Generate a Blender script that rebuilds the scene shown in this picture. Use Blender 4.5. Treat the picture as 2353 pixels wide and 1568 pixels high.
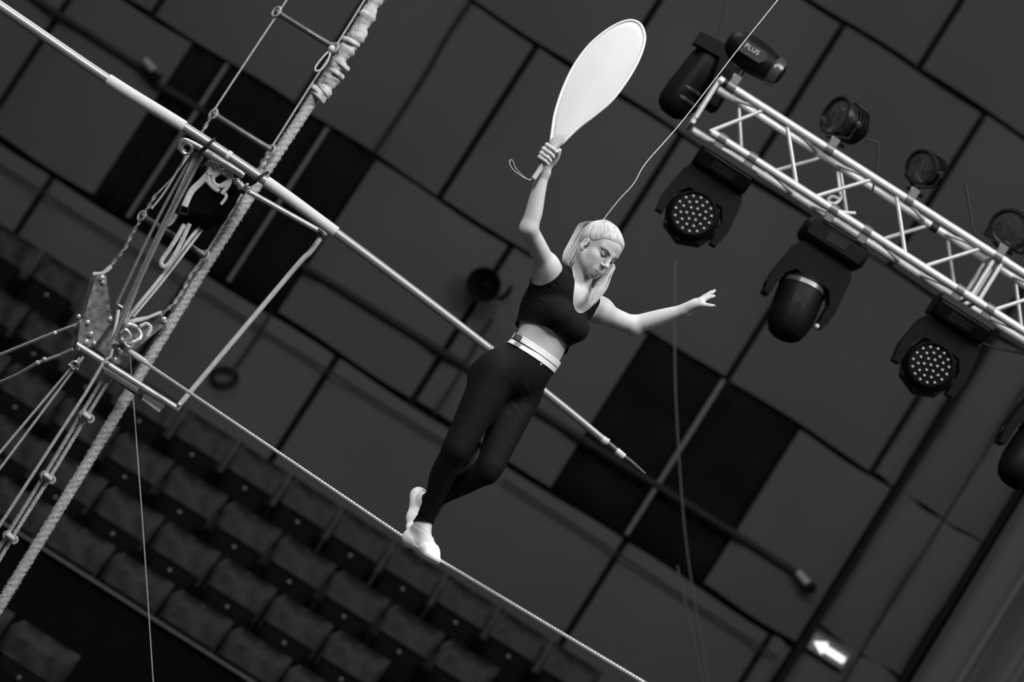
import bpy, math, random
import numpy as np
from mathutils import Vector, Matrix
random.seed(7); rng = np.random.default_rng(7)
for o in list(bpy.data.objects): bpy.data.objects.remove(o, do_unlink=True)
scene = bpy.context.scene
COL = scene.collection

# ------------------------------------------------------------------ camera
IMW, IMH, FPX = 2353.0, 1568.0, 6540.0
CAMH = 6.0                                   # camera height, about level with the wire
ROLL, PITCH = math.radians(32.5), math.radians(4.5)
cr, sr = math.cos(ROLL), math.sin(ROLL)
CAM = Vector((0, 0, CAMH))
FWD = Vector((0, math.cos(PITCH), math.sin(PITCH)))
UP0 = Vector((0, -math.sin(PITCH), math.cos(PITCH)))
RT0 = Vector((1, 0, 0))
XC = RT0 * cr + UP0 * sr
YC = -RT0 * sr + UP0 * cr
cam_data = bpy.data.cameras.new('camera')
cam = bpy.data.objects.new('camera', cam_data); COL.objects.link(cam)
cam_data.sensor_width = 36.0
cam_data.lens = 36.0 * FPX / IMW
cam_data.dof.use_dof = True
cam_data.dof.focus_distance = 12.35
cam_data.dof.aperture_fstop = 1.95
cam_data.clip_end = 200
m = Matrix((XC, YC, -FWD)).transposed().to_4x4(); m.translation = CAM
cam.matrix_world = m
scene.camera = cam

# ------------------------------------------------------------------ light
w = bpy.data.worlds.new('world'); scene.world = w; w.use_nodes = True
bg = w.node_tree.nodes['Background']
bg.inputs[0].default_value = (1, 1, 1, 1); bg.inputs[1].default_value = 0.10
def area(name, loc, target, sx, sy, power):
    d = bpy.data.lights.new(name, 'AREA'); d.shape = 'RECTANGLE'; d.size = sx; d.size_y = sy; d.energy = power
    o = bpy.data.objects.new(name, d); COL.objects.link(o); o.location = loc
    o.rotation_euler = (Vector(target) - Vector(loc)).to_track_quat('-Z', 'Y').to_euler()
    return o
area('hall_floodlight', (-4.0, 5.0, CAMH + 8), (0, 12, CAMH + 0.5), 3.0, 3.0, 1020)
area('hall_floodlight', (5.5, 10.5, CAMH + 8.5), (1, 13, CAMH + 0.5), 3.0, 3.0, 420)
area('hall_floodlight', (-5.0, 16.0, CAMH + 9), (-1, 13, CAMH), 3.0, 3.0, 420)
area('hall_floodlight', (3.0, 9.0, CAMH + 8), (2.5, 24, CAMH - 0.5), 8.0, 2.0, 820)
vs = scene.view_settings
vs.view_transform = 'Standard'; vs.look = 'None'; vs.gamma = 1.0; vs.use_curve_mapping = False
vs.exposure = 0.0

# ------------------------------------------------------------------ pixel helpers
def ray(px, py):
    return FWD * FPX + XC * (px - IMW / 2) - YC * (py - IMH / 2)
def P(px, py, Y=12.0):
    d = ray(px, py)
    return CAM + d * (Y / d.y)
def UV(u, v, Y=12.0):                       # levelled frame: u to the right, v up, in pixels
    return P(IMW / 2 + u * cr + v * sr, IMH / 2 + u * sr - v * cr, Y)
def S(Y): return Y / FPX                     # metres per pixel at distance Y

# ------------------------------------------------------------------ materials
MATS = {}
def mat(name, g, rough=0.6, metal=0.0, var=0.0, scale=20.0, bump=0.0, bscale=60.0, sheen=0.0, spec=0.5, emit=0.0,
        stretch=None, attr=None, sss=0.0, coat=0.0, detail=4.0):
    if name in MATS: return MATS[name]
    M = bpy.data.materials.new(name); M.use_nodes = True
    nt = M.node_tree; b = nt.nodes['Principled BSDF']; N = nt.nodes.new; Lk = nt.links.new
    b.inputs['Base Color'].default_value = (g, g, g, 1)
    b.inputs['Roughness'].default_value = rough
    b.inputs['Metallic'].default_value = metal
    b.inputs['Specular IOR Level'].default_value = spec
    if sheen: b.inputs['Sheen Weight'].default_value = sheen
    if coat: b.inputs['Coat Weight'].default_value = coat
    if sss:
        b.inputs['Subsurface Weight'].default_value = sss
        b.inputs['Subsurface Radius'].default_value = (.01, .01, .01); b.inputs['Subsurface Scale'].default_value = 1.0
    if emit:
        b.inputs['Emission Color'].default_value = (1, 1, 1, 1); b.inputs['Emission Strength'].default_value = emit
    tc = N('ShaderNodeTexCoord')
    vec = tc.outputs['Object']
    if stretch:
        mp = N('ShaderNodeMapping'); mp.inputs['Scale'].default_value = stretch
        Lk(vec, mp.inputs['Vector']); vec = mp.outputs['Vector']
    col = None
    if var:
        n = N('ShaderNodeTexNoise'); n.inputs['Scale'].default_value = scale; n.inputs['Detail'].default_value = detail
        Lk(vec, n.inputs['Vector'])
        r = N('ShaderNodeMapRange'); r.inputs[1].default_value = 0.25; r.inputs[2].default_value = 0.75
        r.inputs[3].default_value = g * (1 - var); r.inputs[4].default_value = g * (1 + var)
        Lk(n.outputs['Fac'], r.inputs[0]); col = r.outputs[0]
    if attr:
        a = N('ShaderNodeAttribute'); a.attribute_name = attr
        if col is None: col = a.outputs['Fac']
        else:
            mu = N('ShaderNodeMath'); mu.operation = 'MULTIPLY'
            Lk(col, mu.inputs[0]); Lk(a.outputs['Fac'], mu.inputs[1]); col = mu.outputs[0]
    if col is not None: Lk(col, b.inputs['Base Color'])
    if bump:
        n2 = N('ShaderNodeTexNoise'); n2.inputs['Scale'].default_value = bscale; n2.inputs['Detail'].default_value = 3
        Lk(vec, n2.inputs['Vector'])
        bp = N('ShaderNodeBump'); bp.inputs['Strength'].default_value = bump; bp.inputs['Distance'].default_value = 0.01
        Lk(n2.outputs['Fac'], bp.inputs['Height']); Lk(bp.outputs['Normal'], b.inputs['Normal'])
    MATS[name] = M
    return M

# ------------------------------------------------------------------ mesh helpers
class MB:
    def __init__(self): self.v = []; self.f = []
    def add(self, vs, fs):
        o = len(self.v); self.v += [tuple(x) for x in vs]; self.f += [tuple(i + o for i in f) for f in fs]; return self
    def box(self, c, s, R=None, bev=0.0):
        hx, hy, hz = s[0] / 2, s[1] / 2, s[2] / 2
        if bev <= 0:
            pts = [(x, y, z) for z in (-hz, hz) for y in (-hy, hy) for x in (-hx, hx)]
            fs = [(0, 2, 3, 1), (4, 5, 7, 6), (0, 1, 5, 4), (2, 6, 7, 3), (0, 4, 6, 2), (1, 3, 7, 5)]
        else:                                # chamfered box, 24 vertices
            b = min(bev, hx * .9, hy * .9, hz * .9); pts = []; idx = {}
            for sx in (-1, 1):
                for sy in (-1, 1):
                    for sz in (-1, 1):
                        for ax in range(3):
                            p = [sx * (hx - (0 if ax == 0 else b)), sy * (hy - (0 if ax == 1 else b)), sz * (hz - (0 if ax == 2 else b))]
                            idx[(sx, sy, sz, ax)] = len(pts); pts.append(p)
            fs = []
            for ax in range(3):
                o1, o2 = [(1, 2), (2, 0), (0, 1)][ax]
                for s_ in (-1, 1):
                    q = []
                    for a, c2 in ((-1, -1), (1, -1), (1, 1), (-1, 1)):
                        k = [0, 0, 0]; k[ax] = s_; k[o1] = a; k[o2] = c2; q.append(idx[tuple(k) + (ax,)])
                    fs.append(q if s_ > 0 else q[::-1])
            for ax in range(3):              # edges parallel to ax
                o1, o2 = [(1, 2), (2, 0), (0, 1)][ax]
                for a in (-1, 1):
                    for c2 in (-1, 1):
                        k0 = [0, 0, 0]; k1 = [0, 0, 0]; k0[ax] = -1; k1[ax] = 1
                        for k in (k0, k1): k[o1] = a; k[o2] = c2
                        q = [idx[tuple(k0) + (o1,)], idx[tuple(k1) + (o1,)], idx[tuple(k1) + (o2,)], idx[tuple(k0) + (o2,)]]
                        fs.append(q if a * c2 < 0 else q[::-1])
            for sx in (-1, 1):
                for sy in (-1, 1):
                    for sz in (-1, 1):
                        q = [idx[(sx, sy, sz, k)] for k in range(3)]
                        fs.append(q if sx * sy * sz > 0 else q[::-1])
        c = Vector(c)
        if R is not None: pts = [R @ Vector(p) for p in pts]
        return self.add([Vector(p) + c for p in pts], fs)
    def tube(self, pts, r, n=10, cap=True, lobes=0, amp=0.0, pitch=0.1, jitter=0.0, flat=None):
        pts = [Vector(p) for p in pts]; m_ = len(pts)
        rad = r if isinstance(r, (list, tuple)) else [r] * m_
        T = []
        for i in range(m_):
            t = pts[min(i + 1, m_ - 1)] - pts[max(i - 1, 0)]; T.append(t.normalized() if t.length > 1e-9 else Vector((0, 0, 1)))
        a = Vector((0, 0, 1)) if abs(T[0].z) < .9 else Vector((0, 1, 0))
        if flat is not None: a = Vector(flat[0])
        nrm = (a - T[0] * a.dot(T[0])).normalized(); vs = []; dist = 0
        for i in range(m_):
            if i:
                dist += (pts[i] - pts[i - 1]).length
                q = T[i - 1].rotation_difference(T[i]); nrm = q @ nrm
                nrm = (nrm - T[i] * nrm.dot(T[i])).normalized()
            bn = T[i].cross(nrm)
            for k in range(n):
                th = 2 * math.pi * k / n
                rr = rad[i]
                if lobes: rr *= 1 + amp * math.cos(lobes * (th - 2 * math.pi * dist / pitch))
                if jitter: rr *= 1 + jitter * (random.random() - .3)
                f1 = flat[1] if flat is not None else 1.0
                vs.append(pts[i] + nrm * (math.cos(th) * rr * f1) + bn * (math.sin(th) * rr))
        fs = []
        for i in range(m_ - 1):
            for k in range(n):
                k2 = (k + 1) % n
                fs.append((i * n + k, i * n + k2, (i + 1) * n + k2, (i + 1) * n + k))
        if cap: fs += [tuple(range(n))[::-1], tuple((m_ - 1) * n + k for k in range(n))]
        return self.add(vs, fs)
    def lathe(self, a, b, prof, n=20, ref=None):           # prof: (t along a-b in metres, radius)
        a = Vector(a); ax = (Vector(b) - a).normalized()
        r0 = Vector(ref) if ref else (Vector((0, 0, 1)) if abs(ax.z) < .9 else Vector((0, 1, 0)))
        x = (r0 - ax * r0.dot(ax)).normalized(); y = ax.cross(x); vs = []
        for t, r in prof:
            for k in range(n):
                th = 2 * math.pi * k / n
                vs.append(a + ax * t + (x * math.cos(th) + y * math.sin(th)) * max(r, 1e-4))
        fs = []
        for i in range(len(prof) - 1):
            for k in range(n):
                k2 = (k + 1) % n
                fs.append((i * n + k, i * n + k2, (i + 1) * n + k2, (i + 1) * n + k))
        fs += [tuple(range(n))[::-1], tuple((len(prof) - 1) * n + k for k in range(n))]
        return self.add(vs, fs)
    def ball(self, c, r, n=12, R=None):
        if not isinstance(r, (tuple, list)): r = (r, r, r)
        vs = []; h = n // 2
        for i in range(h + 1):
            ph = math.pi * i / h
            for k in range(n):
                th = 2 * math.pi * k / n
                p = Vector((r[0] * math.sin(ph) * math.cos(th), r[1] * math.sin(ph) * math.sin(th), r[2] * math.cos(ph)))
                if R is not None: p = R @ p
                vs.append(Vector(c) + p)
        fs = [(i * n + k, (i + 1) * n + k, (i + 1) * n + (k + 1) % n, i * n + (k + 1) % n) for i in range(h) for k in range(n)]
        return self.add(vs, fs)
    def plate(self, poly, thick):            # polygon of 3-d points, thick = vector
        poly = [Vector(p) for p in poly]; t = Vector(thick); n = len(poly)
        vs = [p - t / 2 for p in poly] + [p + t / 2 for p in poly]
        fs = [tuple(range(n))[::-1], tuple(range(n, 2 * n))] + [(i, (i + 1) % n, n + (i + 1) % n, n + i) for i in range(n)]
        return self.add(vs, fs)
    def mesh(self, name, material, smooth=True, angle=40):
        me = bpy.data.meshes.new(name); me.from_pydata([tuple(v) for v in self.v], [], self.f); me.update()
        if material: me.materials.append(material)
        if smooth:
            me.polygons.foreach_set('use_smooth', [True] * len(me.polygons))
            try: me.set_sharp_from_angle(angle=math.radians(angle))
            except Exception: pass
        return me
    def build(self, name, material, parent=None, smooth=True, angle=40):
        return link(name, self.mesh(name, material, smooth, angle), parent)

def link(name, me, parent=None):
    o = bpy.data.objects.new(name, me); COL.objects.link(o)
    if parent is not None: attach(o, parent)
    return o
def attach(o, parent):
    o.parent = parent
    o.matrix_parent_inverse = world_m(parent).inverted()
def world_m(o):
    mb = o.matrix_basis.copy()
    return mb if o.parent is None else world_m(o.parent) @ o.matrix_parent_inverse @ mb
def tag(o, label=None, cat=None, group=None, kind=None):
    if label: o['label'] = label
    if cat: o['category'] = cat
    if group: o['group'] = group
    if kind: o['kind'] = kind
    return o
def thing(name, loc, label, cat, group=None, R=None):
    o = bpy.data.objects.new(name, None); COL.objects.link(o); o.empty_display_size = .1
    o.location = Vector(loc)
    if R is not None: o.rotation_euler = R
    return tag(o, label, cat, group)
def copy_tree(o, parent=None):
    c = o.copy(); COL.objects.link(c)
    if parent is not None: c.parent = parent; c.matrix_parent_inverse = o.matrix_parent_inverse.copy()
    for ch in [x for x in bpy.data.objects if x.parent == o]: copy_tree(ch, c)
    return c
def smooth_path(pts, n=6):                   # Catmull-Rom through points
    pts = [Vector(p) for p in pts]
    if len(pts) < 3: 
        return [pts[0].lerp(pts[-1], i / n) for i in range(n + 1)]
    q = [pts[0] * 2 - pts[1]] + pts + [pts[-1] * 2 - pts[-2]]; out = []
    for i in range(1, len(q) - 2):
        for k in range(n):
            t = k / n; p0, p1, p2, p3 = q[i - 1:i + 3]
            out.append(.5 * ((2 * p1) + (p2 - p0) * t + (2 * p0 - 5 * p1 + 4 * p2 - p3) * t * t + (3 * p1 - p0 - 3 * p2 + p3) * t ** 3))
    return out + [pts[-1]]
def line(a, b, n):
    a = Vector(a); b = Vector(b); return [a.lerp(b, i / n) for i in range(n + 1)]
def PP(lst, Y): return [P(x[0], x[1], Y + (x[2] if len(x) > 2 else 0)) for x in lst]
ORD = ['first', 'second', 'third', 'fourth', 'fifth', 'sixth', 'seventh', 'eighth', 'ninth', 'tenth', 'eleventh', 'twelfth',
       'thirteenth', 'fourteenth', 'fifteenth', 'sixteenth', 'seventeenth', 'eighteenth']
# ------------------------------------------------------------------ the hall: wall, panels, openings
WY = 24.0
m_panel = mat('wall_fabric', 0.040, .85, var=.14, scale=.6, bump=.25, bscale=4, spec=.2)
m_dark = mat('dark_void', 0.006, .9, spec=.1)
m_joint = mat('joint_black', 0.005, .9, spec=.1)
m_curtain = mat('black_curtain', 0.0035, .9, var=.4, scale=3, spec=.05)
m_post = mat('post_paint', 0.045, .6, var=.1)
m_pipe = mat('conduit_paint', 0.014, .8, var=.1, spec=.08)
m_black = mat('black_plastic', 0.0022, .6, var=.2, scale=30, spec=.06)
m_floor = mat('arena_floor', 0.06, .8, var=.2, scale=2)
mb = MB(); mb.box((0, 14, -.05), (40, 40, .1))
floor = tag(mb.build('floor', m_floor, smooth=False), 'dark arena floor far below the high wire', kind='structure')
def wx(u, v=0): return UV(u, v, WY).x
def wz(v, u=0): return UV(u, v, WY).z
wall = MB().box((0, WY + .16, 7), (22, .1, 14.6)).build('wall_back', m_joint, smooth=False)
tag(wall, 'dark hall wall clad in large grey fabric panels', kind='structure')
def panel(u0, u1, v0, v1, y=0.0, gap=8, gv=6, m_=None):
    x0, x1, z0, z1 = wx(u0 + gap, 0), wx(u1 - gap, 0), wz(v0 + gv), wz(v1 - gv)
    # slightly sagging, cushioned sheet: front grid with wavy lower and upper edges, closed sides
    nx, nz = 7, 5; vs = []; ph = random.random() * 6
    for j in range(nz + 1):
        for i in range(nx + 1):
            s, t = i / nx, j / nz
            zz = z0 + (z1 - z0) * t + .012 * math.sin(s * 5 + ph) * (1 if j in (0, nz) else 0)
            e = min(s, 1 - s) * (x1 - x0); e2 = min(t, 1 - t) * (z1 - z0)
            yy = WY + y - .05 * (1 - math.exp(-min(e, e2) / .05)) + .006 * math.sin(s * 9 + t * 7 + ph)
            vs.append((x0 + (x1 - x0) * s, yy, zz))
    n1 = nx + 1
    fs = [(j * n1 + i, j * n1 + i + 1, (j + 1) * n1 + i + 1, (j + 1) * n1 + i) for j in range(nz) for i in range(nx)]
    ring = [i for i in range(n1)] + [j * n1 + nx for j in range(1, nz + 1)] + [nz * n1 + i for i in range(nx - 1, -1, -1)] + [j * n1 for j in range(nz - 1, 0, -1)]
    b0 = len(vs); vs += [(vs[i][0], WY + .1, vs[i][2]) for i in ring]
    for k in range(len(ring)):
        k2 = (k + 1) % len(ring); fs.append((ring[k], b0 + k, b0 + k2, ring[k2]))
    return MB().add(vs, fs).build('panel', m_ or m_panel, wall, angle=60)
def run(us, v0, v1, **k):
    for a, b in zip(us[:-1], us[1:]): panel(a, b, v0, v1, **k)
run([-719, -327, 65, 457, 849, 1241, 1640], 1028, 1450)
run([-1700, -1306, -916, -526, -136, 255, 643, 1033, 1425], 608, 1028)
run([-1887, -1495, -1103, -711, -319, 73, 465, 861, 928], 187, 608)
run([-1675, -1283, -983], -240, 187); run([-496, -119, 262], -240, 187); run([662, 926], -240, 187)
run([-1887, -1495, -1090, -700, -318, 62, 466, 862, 926], -680, -240, gv=9)
run([-1495, -1090, -700, -318, 62, 466, 862, 926], -1120, -680)
# bay at the far right with a narrow joint in it
for v0, v1 in ((187, 608), (-174, 187), (-600, -174), (-1050, -600)):
    panel(938, 1060, v0, v1, gap=2.5, gv=2.5); panel(1060, 1166, v0, v1, gap=2.5, gv=2.5)
panel(938, 1166, 608, 1028, gap=3)
def post(u, v0, v1, wpx, name, m_, label, cat, y=-.06, th=.05):
    x = wx(u, (v0 + v1) / 2); z0, z1 = wz(v0), wz(v1)
    wd = wpx * S(WY)
    b = MB().box((x, WY + y, (z0 + z1) / 2), (wd, th, z1 - z0), bev=.008)
    b.box((x - wd * .28, WY + y - th * .55, (z0 + z1) / 2), (wd * .18, .012, z1 - z0)); b.box((x + wd * .28, WY + y - th * .55, (z0 + z1) / 2), (wd * .18, .012, z1 - z0))
    o = b.build(name, m_); return tag(o, label, cat, kind='structure')
post(931, -1150, 1100, 15, 'trim_1', m_joint, 'tall black upright beam on the wall left of the lit arrow sign', 'beam', y=-.09)
post(1172, -1150, 800, 12, 'trim_2', m_joint, 'black upright edge beside the folded drape at far right', 'beam', y=-.09)
post(-893, -236, 184, 9.5, 'trim_3', m_post, 'grey metal post in the black opening, left one', 'post')
post(-620, -236, 184, 9.5, 'trim_4', m_post, 'grey metal post in the black opening, right one', 'post')
post(458, -236, 184, 11, 'trim_5', m_post, 'grey metal post down the middle of the right black opening', 'post')
# black drapes hung in the two openings
def drape(u0, u1, v0, v1, folds, depth, y, m_, name, label, cat):
    x0, x1, z0, z1 = wx(u0), wx(u1), wz(v0), wz(v1); n = folds * 8; nz = 6; vs = []
    for j in range(nz + 1):
        for i in range(n + 1):
            s = i / n; a = depth * (math.sin(s * folds * 2 * math.pi + .7 * math.sin(s * 9)) + .4 * math.sin(s * folds * 4.7 + j * .25))
            vs.append((x0 + (x1 - x0) * s + .01 * math.sin(j + s * 20), WY + y + a, z0 + (z1 - z0) * j / nz))
    fs = [(j * (n + 1) + i, j * (n + 1) + i + 1, (j + 1) * (n + 1) + i + 1, (j + 1) * (n + 1) + i) for j in range(nz) for i in range(n)]
    o = MB().add(vs, fs).build(name, m_, angle=80)
    sm = o.modifiers.new('thickness', 'SOLIDIFY'); sm.thickness = .006
    return tag(o, label, cat)
drape(-984, -494, -244, 190, 9, .012, .06, m_curtain, 'drape', 'black drape filling the left wall opening behind two grey posts', 'curtain')
drape(260, 664, -244, 190, 7, .012, .06, m_curtain, 'drape', 'black drape filling the right wall opening behind one grey post', 'curtain')
m_fold = mat('grey_drape', 0.036, .75, var=.15, scale=2, sheen=.2, stretch=(3, 1, .4))
drape(1182, 1640, -1150, 900, 5, .19, -.30, m_fold, 'folded_drape', 'dark grey drape hanging in deep vertical folds at far right', 'curtain')
# ---- pipes, cameras, loudspeaker, cable, sign on the wall
def wall_pipe(pts, r, label):
    b = MB().tube([UV(u, v, WY - .09) for u, v in pts], r, 10)
    o = tag(b.build('conduit_pipe', m_pipe), label, 'pipe')
    return o
p1 = wall_pipe([(-1700, 76), (-1300, 74), (-1060, 72), (-1010, 60), (-880, 66)], .028, 'dark conduit pipe ending at the wall camera in the upper left')
p2 = wall_pipe([(-500, -112), (-60, -106), (260, -103), (700, -98), (842, -98)], .030, 'long dark conduit pipe crossing the wall behind the wire walker')
m_lens = mat('dark_glass', 0.002, .3, spec=.15)
m_camgrey = mat('camera_housing', 0.12, .5)
def wall_cam(px, py, label):
    c = P(px, py, WY - .17); t = thing('security_camera', c, label, 'camera')
    MB().lathe(c + Vector((-.10, 0, .03)), c + Vector((.06, -.03, -.02)), [(0, .02), (.01, .036), (.13, .04), (.15, .038)], 14).build('housing', m_camgrey, t)
    MB().lathe(c + Vector((.055, .0, -.02)), c + Vector((.13, -.3, -.06)), [(0, .05), (.05, .052), (.07, .044), (.075, .03)], 16).build('lens', m_lens, t)
    MB().tube([c + Vector((-.06, .02, .0)), c + Vector((-.06, .13, .0))], .016, 8).build('bracket', m_black, t)
    return t
wall_cam(350, 158, 'small round camera at a pipe end, upper left of the wall')
wall_cam(1850, 1335, 'small round camera at a pipe end, above the lit arrow sign')
c = UV(-122, 76, WY - .34)
t = thing('horn_loudspeaker', c, 'black round horn loudspeaker on the wall left of the wire walker', 'loudspeaker')
MB().lathe(c + Vector((.03, .2, .02)), c + Vector((-.02, -.1, -.02)), [(0, .05), (.06, .06), (.12, .09), (.2, .135), (.24, .152), (.255, .150), (.25, .135), (.2, .11), (.12, .05)], 28).build('horn', m_black, t)
MB().lathe(c + Vector((.03, .2, .02)), c + Vector((.08, .42, .06)), [(0, .06), (.02, .075), (.1, .075), (.12, .05)], 18).build('driver', m_black, t)
MB().tube([c + Vector((.19, .06, .1)), c + Vector((.2, .2, .06)), c + Vector((.17, .3, .0))], .02, 8).build('bracket', m_black, t)
MB().ball(c + Vector((0, .03, 0)), (.035, .05, .035), 12).build('phase_plug', m_black, t)
b = MB().tube(smooth_path([UV(-66, 20, WY - .1), UV(-64, -60, WY - .09), UV(-60, -150, WY - .08), UV(-61, -240, WY - .09)], 6), .012, 8)
tag(b.build('speaker_cable', m_pipe), 'thin cable running down the wall below the horn loudspeaker', 'cable')
b = MB().tube(smooth_path([P(1092, -10, WY - .1), P(1030, 80, WY - .1), P(985, 160, WY - .1), P(905, 285, WY - .1), P(858, 355, WY - .1)], 5), .014, 8)
tag(b.build('wall_cable', m_joint), 'thin dark cable hanging down a wall panel above the balance pole', 'cable')
for pts, lab in (([(-1500, -292), (-1040, -288), (-700, -284), (-310, -285), (60, -281), (130, -279)], 'thin dark cable along the wall joint above the seats'),
                 ([(150, -280), (466, -282), (780, -286), (905, -284)], 'thin dark cable along the wall joint under the right black opening')):
    tag(MB().tube(smooth_path([UV(u, v + 3 * math.sin(u * .02), WY - .1) for u, v in pts], 8), .012, 7).build('wall_cable', m_pipe), lab, 'cable')
t = thing('cable_coil', P(515, 862, WY - .12), 'coiled dark cable hanging low on the wall left of the diagonal rail', 'cable')
MB().tube(smooth_path([P(628, 705, WY - .1), P(600, 760, WY - .1), P(568, 808, WY - .1), P(540, 846, WY - .1)], 5), .011, 8).build('cord', m_joint, t)
for k in range(3):
    MB().tube([P(514 + 29 * math.cos(a) + 2 * k, 864 + 19 * math.sin(a) + 2 * k, WY - .1 - .015 * k) for a in [i * math.pi / 14 for i in range(29)]], .012, 8, cap=False).build('loop', m_joint, t)
# lit arrow sign
c = UV(999, -210, WY - .15); t = thing('arrow_sign', c, 'small lit white arrow sign pointing left on the right wall', 'sign')
m_sign = mat('sign_face', .10, .4); m_arrow = mat('lit_arrow', .9, .4, emit=.95)
sx = S(WY) * .9
MB().box(c + Vector((0, .05, 0)), (108 * sx, .06, 46 * sx), bev=.01).build('sign_box', m_sign, t)
ar = [(-46, 0), (-14, 17), (-14, 8), (44, 8), (44, -8), (-14, -8), (-14, -17)]
MB().plate([c + Vector((x * sx, .01, z * sx)) for x, z in ar], (0, .02, 0)).build('arrow', m_arrow, t, smooth=False)
# ---- slack guy lines between the wall and the wire (blurred in the photograph)
m_guy = mat('guy_line', .03, .6)
for pts, lab in (([(1552, 600), (1550, 780), (1556, 980), (1578, 1260), (1632, 1600)], 'thin grey guy line hanging past the right black opening'),
                 ([(1556, 1300), (1584, 1430), (1622, 1600)], 'short second guy line low at the right black opening')):
    tag(MB().tube(smooth_path(PP(pts, 18.5), 5), .006, 6).build('guy_line', m_guy), lab, 'cable')
# ---- stepped seating
m_step = mat('tier_black', 0.002, .85, var=.3, scale=3, spec=.05)
m_seat = mat('seat_leatherette', 0.0055, .5, var=.4, scale=4, bump=.9, bscale=6, spec=.12)
m_pan = mat('seat_pan_black', 0.0015, .7, spec=.04)
m_plate = mat('number_plate', .07, .35, metal=.3)
rows = [  # v of the backrest top, distance, (u range), row words
    (-402, 23.40, -1500, -960, 'short highest row'),
    (-530, 23.00, -1500, 640, 'top row along the wall'),
    (-652, 22.15, -1400, 420, 'second row down'),
    (-772, 21.30, -1300, 210, 'third row down'),
    (-890, 20.45, -1250, 0, 'fourth row down'),
    (-1146, 18.30, -1120, -560, 'lowest row before the low wall'),
]
SEATH = .86
for i, (v, Y, u0, u1, wd) in enumerate(rows):
    z = UV(0, v, Y).z - SEATH
    x0 = UV(u0, v, Y).x - 1.2; x1 = UV(u1, v, Y).x + (3 if i else .1)
    y1 = WY - .05 if i < 2 else Y + .55
    st = MB().box(((x0 + x1) / 2, (Y - .35 + y1) / 2, z / 2), (x1 - x0, y1 - Y + .35, z)).build('seating_step', m_step, floor, smooth=False)
# seat prototype, facing the camera (-y), origin on the tier under the seat
proto = thing('folding_seat', (0, 0, 0), 'x', 'seat', 'black folding seats in stepped rows')
def cushion(w_, h_, d_, nx=10, nz=8, bow=.02, wr=0):
    vs = []; fs = []
    for side in (0, 1):
        for j in range(nz + 1):
            for i in range(nx + 1):
                s = i / nx * 2 - 1; t_ = j / nz * 2 - 1
                e = (1 - abs(s) ** 5) ** .5 * (1 - abs(t_) ** 5) ** .5
                x = s * w_ / 2; z = t_ * h_ / 2
                wv = wr * (math.sin(7 * s + 5 * t_ + 1) * .5 + .5 * math.sin(11 * s - 9 * t_)) * e
                y = (-d_ / 2 * e - wv if side == 0 else d_ / 2 * e) + bow * s * s * -1 * 1
                vs.append((x, y, z))
    n1 = nx + 1; o = n1 * (nz + 1)
    for j in range(nz):
        for i in range(nx):
            a = j * n1 + i; fs.append((a, a + 1, a + n1 + 1, a + n1)); fs.append((o + a, o + a + n1, o + a + n1 + 1, o + a + 1))
    ring = [i for i in range(n1)] + [j * n1 + nx for j in range(1, nz + 1)] + [nz * n1 + i for i in range(nx - 1, -1, -1)] + [j * n1 for j in range(nz - 1, 0, -1)]
    for k in range(len(ring)):
        a, b2 = ring[k], ring[(k + 1) % len(ring)]; fs.append((a, o + a, o + b2, b2))
    return vs, fs
def seat_part(name, vs, fs, R, loc, m_, par):
    return MB().add([R @ Vector(v) + Vector(loc) for v in vs], fs).build(name, m_, par, angle=50)
vs, fs = cushion(.478, .50, .075, bow=.025, wr=.018)
back = seat_part('backrest', vs, fs, Matrix.Rotation(math.radians(-12), 3, 'X'), (0, .06, .61), m_seat, proto)
vs, fs = cushion(.43, .36, .10, bow=0)
pan = seat_part('seat_pan', vs, fs, Matrix.Rotation(math.radians(-8), 3, 'X'), (0, -.09, .45), m_pan, proto)
MB().lathe((.0, -.15, .56), (.0, -.17, .56), [(0, .015), (.012, .015), (.014, .011)], 12).build('number_plate', m_plate, pan)
for s in (-1, 1):
    MB().box((s * .234, -.03, .36), (.020, .30, .42), bev=.008).build('side_panel', m_pan, proto)
    MB().box((s * .232, .03, .075), (.024, .10, .15), bev=.008).build('leg', m_pan, proto)
first = True
for ri, (v, Y, u0, u1, wd) in enumerate(rows):
    a = UV(u0, v, Y).x; b_ = UV(u1, v, Y).x; z = UV(0, v, Y).z - SEATH
    off = [.10, .33, .05, .28, .16, .02][ri]
    k0 = math.ceil((a - off) / .5); xs = [k * .5 + off for k in range(k0, int((b_ - off) / .5) + 1)]
    def on_frame(x):
        d = Vector((x, Y, z + .75)) - CAM; s_ = FPX / d.dot(FWD)
        px = IMW / 2 + d.dot(XC) * s_; py = IMH / 2 - d.dot(YC) * s_
        return -70 < px < IMW + 60 and -60 < py < IMH + 60
    xs = [x for x in xs if on_frame(x)]
    for j, x in enumerate(xs):
        o = proto if first else copy_tree(proto); first = False
        o.location = (x, Y, z)
        o.rotation_euler = (0, 0, random.uniform(-.008, .008))
        o['label'] = 'black folding seat, %s from the left in the %s' % (ORD[j], wd)
# low wall with pale rail in front of the fourth row
zt = UV(-900, -985, 19.75).z
tag(MB().box((-2.4, 19.75, zt / 2), (9, .12, zt)).build('wall_parapet', m_step, smooth=False), 'low black wall in front of the upper seat block', kind='structure')
tag(MB().box((-2.4, 19.72, zt + .012), (9, .15, .02), bev=.006).build('trim_6', mat('rail_grey', .03, .6), smooth=False), 'thin pale edge along the top of the low black wall', kind='structure')
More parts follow.
